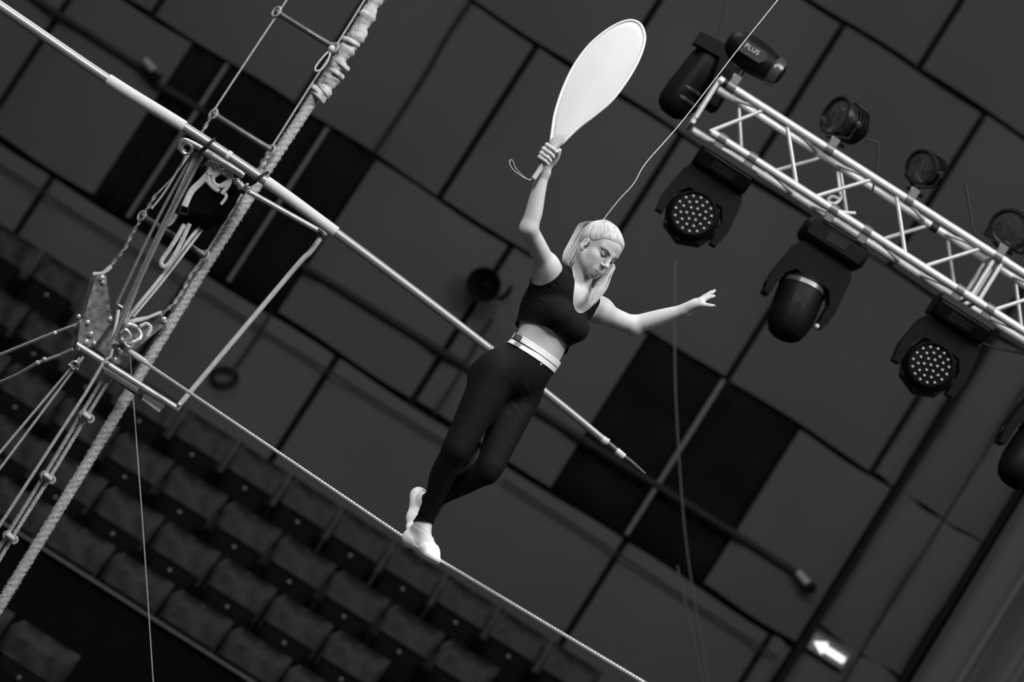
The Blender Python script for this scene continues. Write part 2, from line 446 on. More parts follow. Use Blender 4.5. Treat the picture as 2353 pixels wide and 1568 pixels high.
# ------------------------------------------------------------------ lighting truss and its lamps
TY = 14.3
m_alu = mat('truss_aluminium', .42, .50, metal=.45, var=.12, scale=40)
m_fix = mat('fixture_black', .0028, .5, var=.3, scale=25, spec=.09)
m_fix2 = mat('fixture_satin', .009, .42, var=.25, scale=20, spec=.3)
m_cable = mat('cable_black', .005, .55, spec=.25)
def tx(u): return UV(u, 700, TY).x
zT, zB = UV(450, 763, TY).z, UV(450, 651, TY).z
TD = zT - zB
truss = thing('lighting_truss', (tx(75), TY, zB), 'silver aluminium lighting truss running out of the frame at right', 'truss')
xL, xR = tx(78), tx(1500); cr_ = .0215
for nm, y, z, x0 in (('chord', TY, zT, xL), ('chord', TY, zB, tx(128)), ('chord', TY + TD, zT, tx(90)), ('chord', TY + TD, zB, tx(90))):
    MB().tube(line((x0, y, z), (xR, y, z), 4), cr_, 16).build(nm, m_alu, truss)
def brace(a, b, r=.0105): return MB().tube([a, b], r, 10).build('brace', m_alu, truss)
zz = [(125, 0), (206, 1), (262, 1), (361, 0), (406, 0), (503, 1), (560, 1), (657, 0), (704, 0), (799, 1), (892, 0), (985, 1), (1042, 1), (1139, 0), (1185, 0), (1282, 1), (1330, 1), (1427, 0)]
for i in range(0, len(zz) - 1, 2):
    (u0, s0), (u1, s1) = zz[i], zz[i + 1]
    za = zT if s0 else zB; zb = zT if s1 else zB
    brace((tx(u0), TY, za), (tx(u1), TY, zb))
    brace((tx(u0 + 22), TY + TD, zb), (tx(u1 + 22), TY + TD, za))
    brace((tx(u0 + 10), TY + (0 if s0 else TD), zT), (tx(u1 + 10), TY + (TD if s0 else 0), zT), .009)
    brace((tx(u0 + 10), TY + (0 if s0 else TD), zB), (tx(u1 + 10), TY + (TD if s0 else 0), zB), .009)
for u in (834, 854):
    for y in (TY, TY + TD): MB().tube([(tx(u), y, zB), (tx(u), y, zT)], .012, 10).build('strut', m_alu, truss)
    for z in (zT, zB): MB().tube([(tx(u), TY, z), (tx(u), TY + TD, z)], .012, 10).build('strut', m_alu, truss)
for y in (TY, TY + TD):                       # end frame at the free end
    MB().tube([(tx(80), y, zB + .02), (tx(80), y, zT - .0)], .0125, 10).build('strut', m_alu, truss)
for z in (zT, zB): MB().tube([(tx(80), TY, z), (tx(80), TY + TD, z)], .0125, 10).build('strut', m_alu, truss)
for u in (834, 854):
    for y in (TY, TY + TD):
        for z in (zT, zB): MB().lathe((tx(u) - .02, y, z), (tx(u) + .02, y, z), [(0, .024), (.04, .024)], 14).build('sleeve', m_alu, truss)
# black tape wraps near the free end and along the chords
for u, y, z in ((100, TY, zT), (112, TY, zT), (690, TY + TD, zT)):
    MB().lathe((tx(u) - .022, y, z), (tx(u) + .022, y, z), [(0, .0225), (.001, .0235), (.043, .0235), (.044, .0225)], 16).build('tape', m_cable, truss)

def clamp(par, x, y, z, up=1):
    b = MB().lathe((x - .022, y, z), (x + .022, y, z), [(0, .030), (.044, .030)], 14)
    b.box((x, y, z + up * .045), (.05, .03, .05), bev=.006); b.build('clamp', mat('clamp_grey', .12, .4, metal=.5), par)
def yoke(par, x, y, zbase, half, pivot, th=.045, dep=.11):
    o, q = half + th * .5, half - th * .5
    poly = [(-o * .96, pivot - .065), (-o * 1.04, pivot + .03), (-o * .92, zbase - .06), (-o * .74, zbase), (o * .74, zbase), (o * .92, zbase - .06), (o * 1.04, pivot + .03), (o * .96, pivot - .065),
            (q, pivot - .065), (q * .98, pivot + .06), (q * .70, pivot + .12), (-q * .70, pivot + .12), (-q * .98, pivot + .06), (-q, pivot - .065)]
    MB().plate([(x + a, y, b) for a, b in poly], (0, dep, 0)).build('yoke', m_fix, par, angle=30)
def led_mover(u, label):
    x = tx(u); y = TY + TD / 2; t = thing('moving_head_light', (x, y, zB), label, 'stage light', 'moving head lights on the truss')
    clamp(t, x - .09, TY, zB, -1); clamp(t, x + .09, TY, zB, -1)
    zb = zB - .055
    # base box with a sloping front panel
    prof = [(-.15, 0), (.13, 0), (.13, -.10), (-.06, -.11), (-.16, -.035)]
    MB().plate([(x, y - .02 + a, zb + b) for a, b in prof], (.31, 0, 0)).build('base', m_fix, t, angle=25)
    A = Vector((x, y - .02 - .112, zb - .074)); sl = Vector((0, .10, -.075)).normalized(); nn = Vector((0, -.6, -.8))
    R = Matrix((Vector((1, 0, 0)), sl, Vector((1, 0, 0)).cross(sl))).transposed()
    MB().box(A, (.29, .105, .012), R, .004).build('front_panel', m_fix2, t)
    MB().box(A + nn * .008, (.14, .05, .006), R, .002).build('display', mat('display_glass', .012, .2), t)
    pv = zB - .405; yoke(t, x, y, zb - .10, .165, pv)
    d = Vector((-.10, -.98, .10)).normalized()
    c = Vector((x, y, pv))
    h = MB().lathe(c - d * .11, c + d, [(0, .05), (.015, .09), (.05, .122), (.12, .138), (.15, .138), (.165, .132), (.20, .118), (.205, .112), (.19, .108)], 28).build('head', m_fix, t)
    MB().lathe(c - d * .06, c + d, [(0, .141), (.012, .15), (.09, .15), (.10, .141)], 8).build('head_ring', m_fix2, t, smooth=False)
    MB().lathe(c + d * .07, c + d, [(0, .112), (.01, .112)], 28).build('lens', m_lens, t)
    led = MB(); X = d.cross(Vector((0, 0, 1))).normalized(); Z = X.cross(d)
    for rr, n in ((.0, 1), (.034, 6), (.064, 11), (.093, 15)):
        for k in range(n):
            a = 2 * math.pi * k / n + rr * 20
            p = c + d * .081 + X * (rr * math.cos(a)) + Z * (rr * math.sin(a))
            led.lathe(p, p + d, [(0, .0072), (.006, .0072), (.010, .005)], 10)
    o = led.build('led_lens', mat('led_lens', .30, .2, spec=.6), t); o['kind'] = 'stuff'
    return t
led_mover(198, 'black moving head light with a round face of LEDs, left on truss')
led_mover(845, 'black moving head light with a round face of LEDs, right on truss')
def spot_mover(u, label, lean=.1):
    x = tx(u); y = TY + TD / 2; t = thing('moving_head_light', (x, y, zB), label, 'stage light', 'moving head lights on the truss')
    clamp(t, x - .10, TY, zB, -1); clamp(t, x + .10, TY, zB, -1)
    zb = zB - .07
    b = MB().box((x, y, zb - .06), (.36, .26, .12), bev=.025); b.build('base', m_fix, t)
    MB().box((x, y - .131, zb - .055), (.12, .006, .05), bev=.002).build('display', mat('display_glass', .012, .2), t)
    pv = zB - .47; yoke(t, x, y, zb - .12, .165, pv, .04, .16)
    for s in (-1, 1): MB().lathe((x + s * .185, y, pv), (x + s * .2, y, pv), [(0, .03), (.008, .03), (.01, .02)], 14).build('pivot_cap', m_fix2, t)
    d = Vector((lean, -.22, -1)).normalized(); c = Vector((x, y, pv))
    h = MB().lathe(c - d * .17, c + d, [(0, .03), (.012, .07), (.04, .102), (.09, .118), (.16, .122), (.27, .118), (.33, .105), (.37, .085), (.38, .07)], 28).build('head', m_fix, t)
    MB().lathe(c - d * .085, c + d, [(0, .1185), (.004, .124), (.028, .126), (.032, .12)], 28).build('collar', mat('fixture_gloss', .03, .25), t)
    MB().box(c + d * .0 + Vector((0, -.12, 0)), (.09, .012, .07), bev=.004).build('badge', m_fix2, t)
    MB().ball(c + Vector((.145, -.10, -.075)), .014, 10).build('tilt_lock', mat('led_lens', .30, .2, spec=.6), t)
    MB().lathe(c + d * .208, c + d, [(0, .07), (.006, .066)], 20).build('lens', m_lens, t)
    return t
spot_mover(506, 'black moving spot light pointing down, between the two LED lights', .16)
spot_mover(1150, 'black moving spot light cut by the right edge of the frame', -.1)
# tall black unit hanging behind the free end of the truss
x = UV(26, 720, TY + .5).x; zt = UV(26, 815, TY + .5).z; zb = UV(26, 628, TY + .5).z; y = TY + .5
t = thing('moving_head_light', (x, y, zt), 'black long moving light upended behind the free end of the truss', 'stage light', 'moving head lights on the truss')
MB().lathe((x + .02, y, zt), (x - .01, y, zb), [(0, .05), (.02, .085), (.1, .095), (.28, .10), (.36, .098), (.40, .08), (.42, .05)], 22).build('head', m_fix, t)
MB().plate([(x - .1, y - .07, zt + .02), (x + .13, y - .07, zt + .04), (x + .16, y - .06, zt - .2), (x + .13, y - .05, zt - .33), (x + .1, y - .06, zt - .2), (x + .06, y - .07, zt - .04), (x - .1, y - .07, zt - .05)], (0, .08, 0)).build('yoke_arm', m_fix, t, angle=30)
MB().box((x + .15, y - .02, zt - .16), (.10, .16, .26), bev=.02).build('base', m_fix, t)
for s in (0, 1): MB().lathe((x + .02, y, zb + .1 + .06 * s), (x + .02, y, zb + .12 + .06 * s), [(0, .101), (.012, .103), (.018, .101)], 22).build('rib', m_fix2, t)
# lying head on top with the word PLUS
x = UV(120, 852, TY + .1).x; zc = UV(120, 852, TY + .1).z; y = TY + .12
t = thing('moving_head_light', (tx(111), y, zT), 'black rounded light lettered PLUS standing on top of the truss end', 'stage light', 'moving head lights on the truss')
ax = Vector((1, -.12, -.08)).normalized(); A = Vector((x, y, zc)) - ax * .165
MB().lathe(A, A + ax, [(0, .035), (.02, .062), (.06, .082), (.14, .092), (.20, .088), (.27, .075), (.32, .058), (.335, .04)], 26).build('head', m_fix, t)
MB().lathe(A + ax * .275, A + ax, [(0, .077), (.012, .082), (.03, .078), (.05, .068)], 26).build('bezel', mat('fixture_gloss', .03, .25), t)
MB().lathe(A + ax * .325, A + ax, [(0, .045), (.012, .03)], 20).build('lens', m_lens, t)
MB().plate([Vector((x + a, y - .091 + .02 * abs(a) , zc + b)) for a, b in ((-.09, .035), (.03, .035), (.06, .0), (.03, -.035), (-.09, -.035))], (0, .012, 0)).build('side_panel', m_fix2, t)
MB().lathe((tx(111), y, zT + .02), (tx(111) + .01, y, zc - .05), [(0, .03), (.02, .032), (.03, .014), (max(.05, zc - .08 - zT), .014)], 14).build('stem', m_fix2, t)
clamp(t, tx(111), TY, zT, 1)
cu = bpy.data.curves.new('lettering', 'FONT'); cu.body = 'PLUS'; cu.size = .036; cu.extrude = .001; cu.align_x = 'CENTER'; cu.align_y = 'CENTER'; cu.space_character = 1.1
tmp = bpy.data.objects.new('lettering_source', cu); COL.objects.link(tmp)
dg = bpy.context.evaluated_depsgraph_get(); me = bpy.data.meshes.new_from_object(tmp.evaluated_get(dg)); bpy.data.objects.remove(tmp)
me.materials.append(mat('letter_grey', .32, .5))
lo = link('lettering', me); lo.location = (x - .035, y - .102, zc + .005); lo.rotation_euler = (math.radians(90), 0, 0)
bpy.context.view_layer.update(); attach(lo, t)
# par cans on the upper chord
m_parl = mat('par_lens', .02, .12, var=.5, scale=60, spec=.8)
m_shell = mat('par_shell', .015, .3, metal=.6, var=.3, scale=15)
def par_can(u, v, r, d, label):
    c = UV(u, v, TY + .08); t = thing('par_light', (tx(u), TY, zT), label, 'stage light', 'black par lights on top of the truss'); d = Vector(d).normalized()
    h = MB().lathe(c - d * r * 1.15, c + d, [(0, r * .35), (r * .12, r * .62), (r * .5, r * .82), (r * 1.1, r * .9), (r * 1.6, r * .92), (r * 1.62, r * 1.05), (r * 1.9, r * 1.05), (r * 1.92, r * .93), (r * 1.7, r * .9)], 24).build('can', m_shell, t)
    MB().lathe(c + d * r * .62, c + d, [(0, r * .9), (r * .08, r * .6), (r * .1, r * .1)], 24).build('lens', m_parl, t)
    X = d.cross(Vector((0, 0, 1))).normalized(); bk = MB()
    for s in (-1, 1):
        bk.tube([c + X * s * r * 1.02, c + X * s * r * 1.05 + Vector((0, .01, -r * .8)), Vector((c.x + s * r * .5, TY, zT + .05)), Vector((c.x, TY, zT + .045))], .009, 8)
    bk.build('yoke', m_fix, t)
    for s in (-1, 1): MB().lathe(c + X * s * r * .9, c + X * s * r * 2, [(0, .018), (r * .2, .018), (r * .22, .012)], 12).build('knob', m_fix2, t)
    fin = MB()
    for k in range(4): fin.lathe(c - d * (r * (.75 - .22 * k)), c + d, [(0, r * (.80 + .03 * k)), (.001, r * (.93 + .03 * k)), (.008, r * (.93 + .03 * k)), (.009, r * (.8 + .03 * k))], 24)
    fin.build('cooling_fins', m_fix, t)
    MB().box(c - d * r * .5 + Vector((0, 0, r * .9)), (r * .5, r * .4, r * .25), bev=.006).build('cable_box', m_fix2, t)
    clamp(t, c.x, TY, zT, 1)
    return t
par_can(376, 838, .105, (-.85, -.5, -.15), 'black par light on the truss, leftmost of the three, face turned left')
par_can(592, 846, .088, (-.6, -.72, -.30), 'black shiny par light on the truss, middle one of the three')
par_can(832, 834, .105, (-.3, -.9, -.3), 'black par light on the truss near the right edge of the frame')
# cables tied to the truss
def cab(pts, label, r=.006, Y=TY + .1):
    tag(MB().tube(smooth_path(PP(pts, Y), 6), r, 7).build('power_cable', m_cable), label, 'cable')
cab([(1990, 320), (2018, 332), (2015, 380), (2005, 440)], 'thin black cable dangling right of the leftmost par light')
cab([(2218, 420), (2228, 480), (2238, 530), (2262, 560)], 'thin black cable looping beside the rightmost par light')
cab([(1600, 250), (1640, 120), (1668, 0), (1675, -30)], 'thin dark cable rising from the free end of the truss', .005, TY + .9)
cab([(1690, 90), (1745, 20), (1775, -20)], 'short dark cable above the PLUS light', .006, TY + .4)
cab([(2235, 780), (2290, 800), (2360, 815)], 'black cable drooping beside the right LED light', .006, TY + .1)
m_rope2 = mat('pale_cord', .45, .7)
t = thing('tied_cord', P(1915, 465, TY + .05), 'pale cord knotted round the truss above the moving spot light', 'cord')
MB().tube(smooth_path(PP([(1925, 395), (1930, 440), (1932, 455), (1918, 468), (1902, 462), (1912, 452), (1930, 458)], TY + .05), 6), .008, 8).build('knot', m_rope2, t)
MB().tube(smooth_path(PP([(1918, 480), (1940, 488), (1966, 490)], TY + .05), 6), .008, 8).build('tail', m_rope2, t)
# ------------------------------------------------------------------ wire tower at the left: pole, ropes, platform
YT = 13.4
m_steel = mat('polished_steel', .42, .28, metal=.55, var=.25, scale=30, spec=.7)
m_steel_d = mat('dark_steel', .07, .35, metal=.5, var=.35, scale=30)
m_plate_s = mat('worn_plate', .16, .5, metal=.4, var=.85, scale=34, detail=6)
m_pole = mat('pole_metal', .27, .42, metal=.55, var=.05, scale=8, spec=.6)
m_tape = mat('white_tape', .45, .6, var=.06, scale=60, bump=.06, bscale=90)
m_rope = mat('hemp_rope', .33, .9, var=.35, scale=90, bump=.6, bscale=150)
m_thin = mat('cord_grey', .28, .7, var=.3, scale=120)
m_web = mat('webbing_white', .42, .75, var=.15, scale=80)
m_webg = mat('webbing_grey', .10, .6, var=.3, scale=60)
m_cloth = mat('wrap_cloth', .36, .85, var=.35, scale=25, bump=.6, bscale=40)
m_wire = mat('steel_wire', .62, .38, metal=.6, var=.15, scale=80)
m_bag = mat('bag_black', .002, .85, spec=.03)
def ext(a, b, d): return b + (b - a).normalized() * d      # carry a line on past the frame
def R(lst, dy=0.0): return PP(lst, YT + dy)
def px(r, Y=YT): return r * S(Y)
# ---- balance pole, sagging to the right
pole_px = [(-70, -30, 12), (0, 14, 12), (250, 184, 12), (430, 296, 11.5), (610, 416, 11.5), (770, 533, 11), (950, 668, 10.5), (1130, 806, 10), (1300, 940, 9.5), (1395, 1018, 8.5)]
cps = [(P(x, y, YT - .2), r * S(YT - .2)) for x, y, r in pole_px]
pts = smooth_path([c[0] for c in cps], 8); rad = [np.interp(i / 8, range(len(cps)), [c[1] for c in cps]) for i in range(len(pts))]
rad = [float(x) for x in rad]
pole = thing('balance_pole', P(520, 356, YT - .2), 'long silver balancing pole tied to the tower and pointing right', 'pole')
MB().tube(pts, rad, 18).build('pole_tube', m_pole, pole)
def along(x):                                # point on the pole axis at pixel column x
    k = min(range(len(pts)), key=lambda i: abs((pts[i] - P(x, np.interp(x, [q[0] for q in pole_px], [q[1] for q in pole_px]), YT - .2)).length))
    return k
def sub(x0, x1, n=10): return [P(x, float(np.interp(x, XS, YS)), YT - .2) for x in np.linspace(x0, x1, n)]
prj = []
for p in pts:
    d = p - CAM; s_ = FPX / d.dot(FWD); prj.append((IMW / 2 + d.dot(XC) * s_, IMH / 2 - d.dot(YC) * s_))
XS = [q[0] for q in prj]; YS = [q[1] for q in prj]
MB().tube(sub(248, 424), px(14.2, YT - .2), 18).build('tape_grip', m_tape, pole)
MB().tube(sub(612, 772), px(13.6, YT - .2), 18).build('tape_grip', m_tape, pole)
MB().tube(sub(522, 529, 3), px(12.6, YT - .2), 16).build('tape_band', m_tape, pole)
MB().tube(sub(1384, 1398, 3), px(9.0, YT - .2), 16).build('tape_band', m_tape, pole)
e = P(1395, 1018, YT - .2); e2 = P(1428, 1046, YT - .2); e3 = P(1452, 1064, YT - .2); e4 = P(1482, 1090, YT - .2)
m_tipd = mat('tip_metal', .035, .45, metal=.3)
MB().tube([e, e2], [px(7.8), px(7.2)], 14).build('end_sleeve', m_steel_d, pole)
MB().tube([P(1416, 1036, YT - .2), P(1434, 1051, YT - .2)], [px(8.2), px(7.8)], 14).build('tape_band', m_tape, pole)
MB().tube([e2, e3, e4], [px(6.8), px(6), px(4)], 12).build('end_tip', m_tipd, pole)
MB().ball(P(1130, 797, YT - .22), .004, 8).build('pin', m_steel, pole)
# black straps that hold the pole to the rail
for i, (a, b) in enumerate((((492, 322), (462, 348)), ((612, 398), (576, 424)))):
    c0 = P(*a, YT - .2); c1 = P(*b, YT - .2); mid = c0.lerp(c1, .5); h = (c1 - c0) * .5; dpt = Vector((0, -.034, 0))
    ring = [mid - h * math.cos(t) * 1.15 + dpt * math.sin(t) for t in [k * math.pi / 8 for k in range(17)]]
    tag(MB().tube(ring + [ring[0]], .0065, 8, cap=False).build('tie_strap', m_cable), ['black strap round the pole just right of the first white grip', 'black strap round the pole where it crosses the thick rope'][i], 'strap')
# ---- thick climbing rope
rp = [(884, -40), (860, 2), (735, 205), (605, 402), (470, 615), (345, 822), (235, 1008), (115, 1205), (0, 1392), (-40, 1460)]
rope = thing('thick_rope', P(0, 1392, YT + .1), 'thick fuzzy vertical rope with its top wrapped in cloth', 'rope')
rpts = []
base = [P(x, y, YT + .1) for x, y in rp]
base = [ext(base[1], base[0], 2.5)] + base; base.append(ext(base[-2], base[-1], 3.6))
for a, b in zip(base[:-1], base[1:]):
    n = max(2, int((b - a).length / .007)); rpts += [a.lerp(b, k / n) for k in range(n)]
rpts.append(base[-1])
MB().tube(rpts, px(12.0), 16, lobes=3, amp=.055, pitch=.10, jitter=.16).build('rope_core', m_rope, rope)
fz = MB()
frpts = [p for p in rpts if CAMH - 1.9 < p.z < CAMH + 2.3]
for k in range(2600):
    p = random.choice(frpts); th = random.random() * 6.28; d = Vector((math.cos(th), math.sin(th) * .7, random.uniform(-.5, .6)))
    q = p + Vector((math.cos(th), math.sin(th), 0)) * px(11.3)
    s_ = Vector((0, 0, .0025)); l = random.uniform(.004, .011)
    fz.add([q - s_, q + s_, q + d * l], [(0, 1, 2)])
o = fz.build('fuzz', m_rope, rope, smooth=False); o['kind'] = 'stuff'
wr = smooth_path(R([(872, -20), (852, 20), (835, 55), (815, 92), (792, 120), (775, 150), (762, 180), (748, 205), (733, 216)], .09), 6)
rr = [px(17 + 3.2 * math.sin(i * .9) + 2 * math.sin(i * 2.3)) for i in range(len(wr))]
MB().tube(wr, rr, 14, jitter=.12).build('cloth_wrap', m_cloth, rope, angle=70)
for a, b in (((786, 86), (824, 104)), ((768, 134), (800, 160)), ((758, 158), (788, 178)), ((716, 196), (748, 226)), ((720, 208), (744, 234))):
    MB().tube(smooth_path([P(*a, YT + .08), P((a[0] + b[0]) / 2, (a[1] + b[1]) / 2 - 2, YT + .045), P(*b, YT + .08)], 4), .009, 8, flat=((.5, 0, .85), 1.5)).build('wrap_fold', m_cloth, rope)
# ---- upper rope ladder with tubular rungs
lad = thing('wire_ladder', P(400, 545, YT + .05), 'narrow hanging ladder of thin cords with three round steel rungs', 'ladder')
for pl in ([(676, -28), (642, 26), (565, 142), (490, 256)], [(855, -28), (768, 112), (700, 218), (622, 342)],
           [(556, 446), (512, 518), (470, 588)], [(437, 352), (398, 408), (362, 445), (330, 494)]):
    qq = R(pl, .05)
    if pl[0][1] < 0: qq = [ext(qq[1], qq[0], 2.5)] + qq
    MB().tube(qq, .0048, 8).build('side_cord', m_thin, lad)
def chain(pl, parent, r=.0072, name='twisted_cord'):
    q = []; b = R(pl, .05)
    for a, c in zip(b[:-1], b[1:]):
        n = max(2, int((c - a).length / .006)); q += [a.lerp(c, k / n) for k in range(n)]
    MB().tube(q + [b[-1]], r, 10, lobes=2, amp=.35, pitch=.09, jitter=.25).build(name, mat('twist_cord', .17, .5, var=.9, scale=40), parent)
chain([(488, 262), (474, 288), (458, 312)], lad, .007); chain([(622, 346), (606, 372), (596, 394)], lad, .012)
chain([(326, 500), (300, 545), (288, 570), (264, 600), (244, 622)], lad); chain([(470, 592), (440, 628), (420, 668), (398, 700), (372, 722)], lad)
chain([(360, 445), (345, 470), (330, 492)], lad, .007)
for (a, b, r) in (((635, 27), (768, 110), 7), ((490, 262), (622, 345), 7.5), ((326, 496), (470, 588), 7.5)):
    A, B = P(*a, YT + .05), P(*b, YT + .05); L_ = (B - A).length
    rg = MB().lathe(A, B, [(-.004, px(5)), (0, px(10)), (.02, px(10)), (.03, px(r)), (L_ - .03, px(r)), (L_ - .02, px(9)), (L_, px(9)), (L_ + .004, px(4))], 14).build('rung', m_steel_d, lad)
    for q, k in ((A, -1), (B, 1)):
        MB().tube([q + Vector((.017 * math.sin(t), -.020 * math.sin(t), .026 * math.cos(t))) for t in [i * math.pi / 6 for i in range(13)]], .0055, 8, cap=False).build('end_ring', m_thin, rg)
# small white cord loop at the top rung
b = MB().tube(smooth_path(R([(762, 112), (745, 128), (726, 152), (726, 163), (740, 158), (754, 138), (760, 112)], 0), 6), .0045, 8)
b.ball(P(762, 112, YT), .017, 10); tag(b.build('cord_loop', m_web), 'white cord loop knotted at the right end of the top rung', 'cord')
# ---- platform frame: lower bar, bracket plates, rails
pf = thing('wire_platform', P(290, 860, YT), 'steel wire platform with bolted bracket plates, bars and slanted rail', 'platform')
def bar(a, b, r, name, m_, dy=0.0, n=14):
    return MB().tube(R([a, b], dy), px(r), n).build(name, m_, pf)
lower = bar((176, 792), (412, 942), 7.5, 'foot_bar', m_steel, -.10)
MB().plate(R([(205, 826), (215, 818), (380, 925), (372, 944), (352, 938), (250, 866)], -.05), (0, .02, 0)).build('ledge_plate', m_steel_d, pf, angle=30)
MB().plate(R([(232, 838), (318, 892), (314, 904), (240, 858)], -.066), (0, .008, 0)).build('tread', mat('tread_pale', .5, .5), pf)
MB().plate(R([(330, 905), (378, 934), (366, 948), (326, 918)], -.066), (0, .008, 0)).build('tread', mat('tread_pale', .5, .5), pf)
bar((176, 792), (178, 806), 8.5, 'end_cap', m_steel_d, -.10)
# upper rail
MB().tube(smooth_path(R([(424, 352), (412, 336), (420, 324), (440, 330), (480, 352), (560, 404)], -.12), 6), px(7), 14).build('rail_bend', m_steel, pf)
bar((466, 347), (556, 400), 8.5, 'rail_sleeve', m_steel, -.12)
bar((482, 384), (575, 438), 6.5, 'rail_bar', m_steel_d, -.05)
bar((570, 440), (742, 536), 6.5, 'rail_bar', m_steel, -.06)
bar((734, 530), (748, 544), 11, 'rail_clamp', m_steel_d, -.06)
MB().ball(P(737, 527, YT - .1), px(7), 10).build('bolt', m_steel, pf)
MB().tube(smooth_path(R([(738, 545), (712, 580), (688, 604), (600, 708), (408, 936)], -.06), 8), px(6.2), 14).build('slanted_rail', mat('bright_tube', .55, .32, metal=.35, var=.15, scale=25, spec=.8), pf)
MB().ball(P(412, 930, YT - .12), px(6), 10).build('bolt', m_steel, pf)
for q in ((568, 430), (553, 428), (545, 418)): MB().ball(P(*q, YT - .1), px(9), 10).build('clamp_bolt', m_steel, pf)
z3484 = lambda l: [(x / 3.484, 550 + y / 3.484) for x, y in l]
lp = MB().plate(R(z3484([(770, 300), (800, 280), (850, 290), (866, 440), (888, 600), (905, 630), (880, 680), (775, 830), (745, 862), (690, 868), (622, 830), (640, 690), (690, 560)]), -.02), (0, .02, 0)).build('bracket_plate', m_plate_s, pf, angle=25)
lp2 = MB().plate(R(z3484([(735, 270), (770, 300), (690, 560), (640, 690), (600, 850), (565, 875), (600, 720), (660, 560)]), .05), (0, .02, 0)).build('bracket_plate', m_steel_d, pf, angle=25)
rpl = MB().plate(R(z3484([(1000, 668), (1150, 640), (1290, 612), (1335, 630), (1342, 668), (1090, 880), (950, 1005), (900, 985), (780, 880), (760, 830), (840, 760), (920, 690)]), .04), (0, .02, 0)).build('bracket_plate', m_plate_s, pf, angle=25)
MB().plate(R(z3484([(1005, 668), (1290, 612), (1300, 598), (1000, 650)]), .02), (0, .06, 0)).build('plate_flange', mat('tread_pale', .5, .5), pf)
for (x_, y_), r, par in (((815, 312), 6, lp), ((820, 345), 4, lp), ((700, 668), 5, lp), ((725, 762), 6, lp), ((690, 825), 6, lp), ((750, 832), 4, lp), ((1312, 645), 6, rpl), ((1318, 660), 4, rpl), ((962, 905), 5, rpl), ((945, 880), 4, rpl), ((918, 972), 7, rpl), ((628, 618), 4, lp2), ((880, 640), 5, lp)):
    c = P(*z3484([(x_, y_)])[0], YT - .035 if par is not rpl else YT + .025)
    MB().lathe(c + Vector((0, .01, 0)), c + Vector((0, -.02, 0)), [(0, px(r) * 1.3), (.006, px(r) * 1.3), (.007, px(r)), (.018, px(r)), (.02, px(r) * .7)], 6 if r > 4 else 10).build('bolt', m_steel, par)
# winch-like tangle of metal at the middle
c = P(300, 770, YT - .03)
MB().tube([c + Vector((.045 * math.cos(t) * (1 + .15 * math.sin(3 * t)), -.02 + .012 * math.sin(2 * t), .045 * math.sin(t))) for t in [k * math.pi / 10 for k in range(21)]], .012, 10, cap=False).build('shackle', m_steel, pf)
MB().tube(smooth_path(R([(275, 765), (290, 758), (300, 775), (285, 785), (300, 798), (312, 780)], -.06), 5), .008, 8).build('shackle', m_steel, pf)
MB().tube(smooth_path(R(z3484([(945, 840), (1000, 870), (1030, 895), (1075, 925)]), -.02), 5), px(6), 10).build('cable_clamp', m_steel_d, pf)
MB().ball(P(278, 715, YT - .05), (.02, .02, .03), 10).build('pulley', m_steel_d, pf)
bar((270, 700), (288, 712), 3.5, 'pin', m_steel, -.08)
# pale fabric tail beside the shackle
tag(MB().tube(smooth_path(R([(322, 750), (336, 744), (346, 752), (342, 766), (338, 772)], -.06), 6), px(4), 8, flat=((0, 1, 0), .5)).build('strap_tail', m_web), 'short pale strap tail curling over the right bracket plate', 'strap')
# ---- the wire she walks on
wpx = [(262, 786, 13.42), (296, 806, 13.36), (340, 838, 13.28), (968, 1263, 12.0), (1475, 1567, 10.85), (1700, 1700, 10.4)]
wbase = [P(*q) for q in wpx]; wbase.append(ext(wbase[-2], wbase[-1], 4.0)); wp = []
for a, b in zip(wbase[:-1], wbase[1:]):
    n = max(2, int((b - a).length / .003)); wp += [a.lerp(b, k / n) for k in range(n)]
wp.append(wbase[-1])
wire = thing('high_wire', wbase[0], 'taut twisted steel wire under the walker, running to the lower right', 'wire')
MB().tube(wp, .0077, 24, lobes=6, amp=.10, pitch=.12).build('wire_strand', m_wire, wire)
MB().tube([P(296, 806, 13.36), P(318, 822, 13.32), P(336, 834, 13.29)], [px(5.5), px(7.5), px(6.5)], 12).build('wire_sleeve', m_tape, wire)
# ---- stay cables and lines that leave the tower
def stay(pl, r, name, m_, label, cat='cable', tw=0, dy=0.0, knot=None):
    b = R(pl, dy); q = []
    b.append(ext(b[-2], b[-1], 3.0))
    for a, c_ in zip(b[:-1], b[1:]):
        n = max(2, int((c_ - a).length / (.006 if tw else .1))); q += [a.lerp(c_, k / n) for k in range(n)]
    q.append(b[-1]); mbx = MB()
    if tw: mbx.tube(q, px(r), 10, lobes=3, amp=.18, pitch=.05)
    else: mbx.tube(q, px(r), 10)
    for kx in (knot or []): mbx.ball(P(kx[0], kx[1], YT + dy), px(r * 1.4), 10)
    return tag(mbx.build(name, m_), label, cat)
stay([(192, 735), (172, 748), (125, 765, .1), (60, 791, .25), (-40, 832, .5)], 3.6, 'stay_cable', m_tape, 'pale stay cable from the bracket to the left edge, upper one', tw=1, knot=[(126, 765)])
stay([(168, 803), (140, 816, .05), (85, 835, .1), (40, 862, .2), (-30, 892, .4)], 4.2, 'stay_cable', m_thin, 'grey twisted stay cable to the left edge, lower one', tw=1, knot=[(86, 834), (102, 826)])
stay([(184, 822), (150, 862), (0, 1040), (-40, 1088)], 3.2, 'hanging_line', m_thin, 'grey line slanting down from the bar end, left of a pair')
stay([(192, 820), (158, 866), (0, 1077), (-40, 1130)], 3.2, 'hanging_line', m_thin, 'grey line slanting down from the bar end, right of a pair')
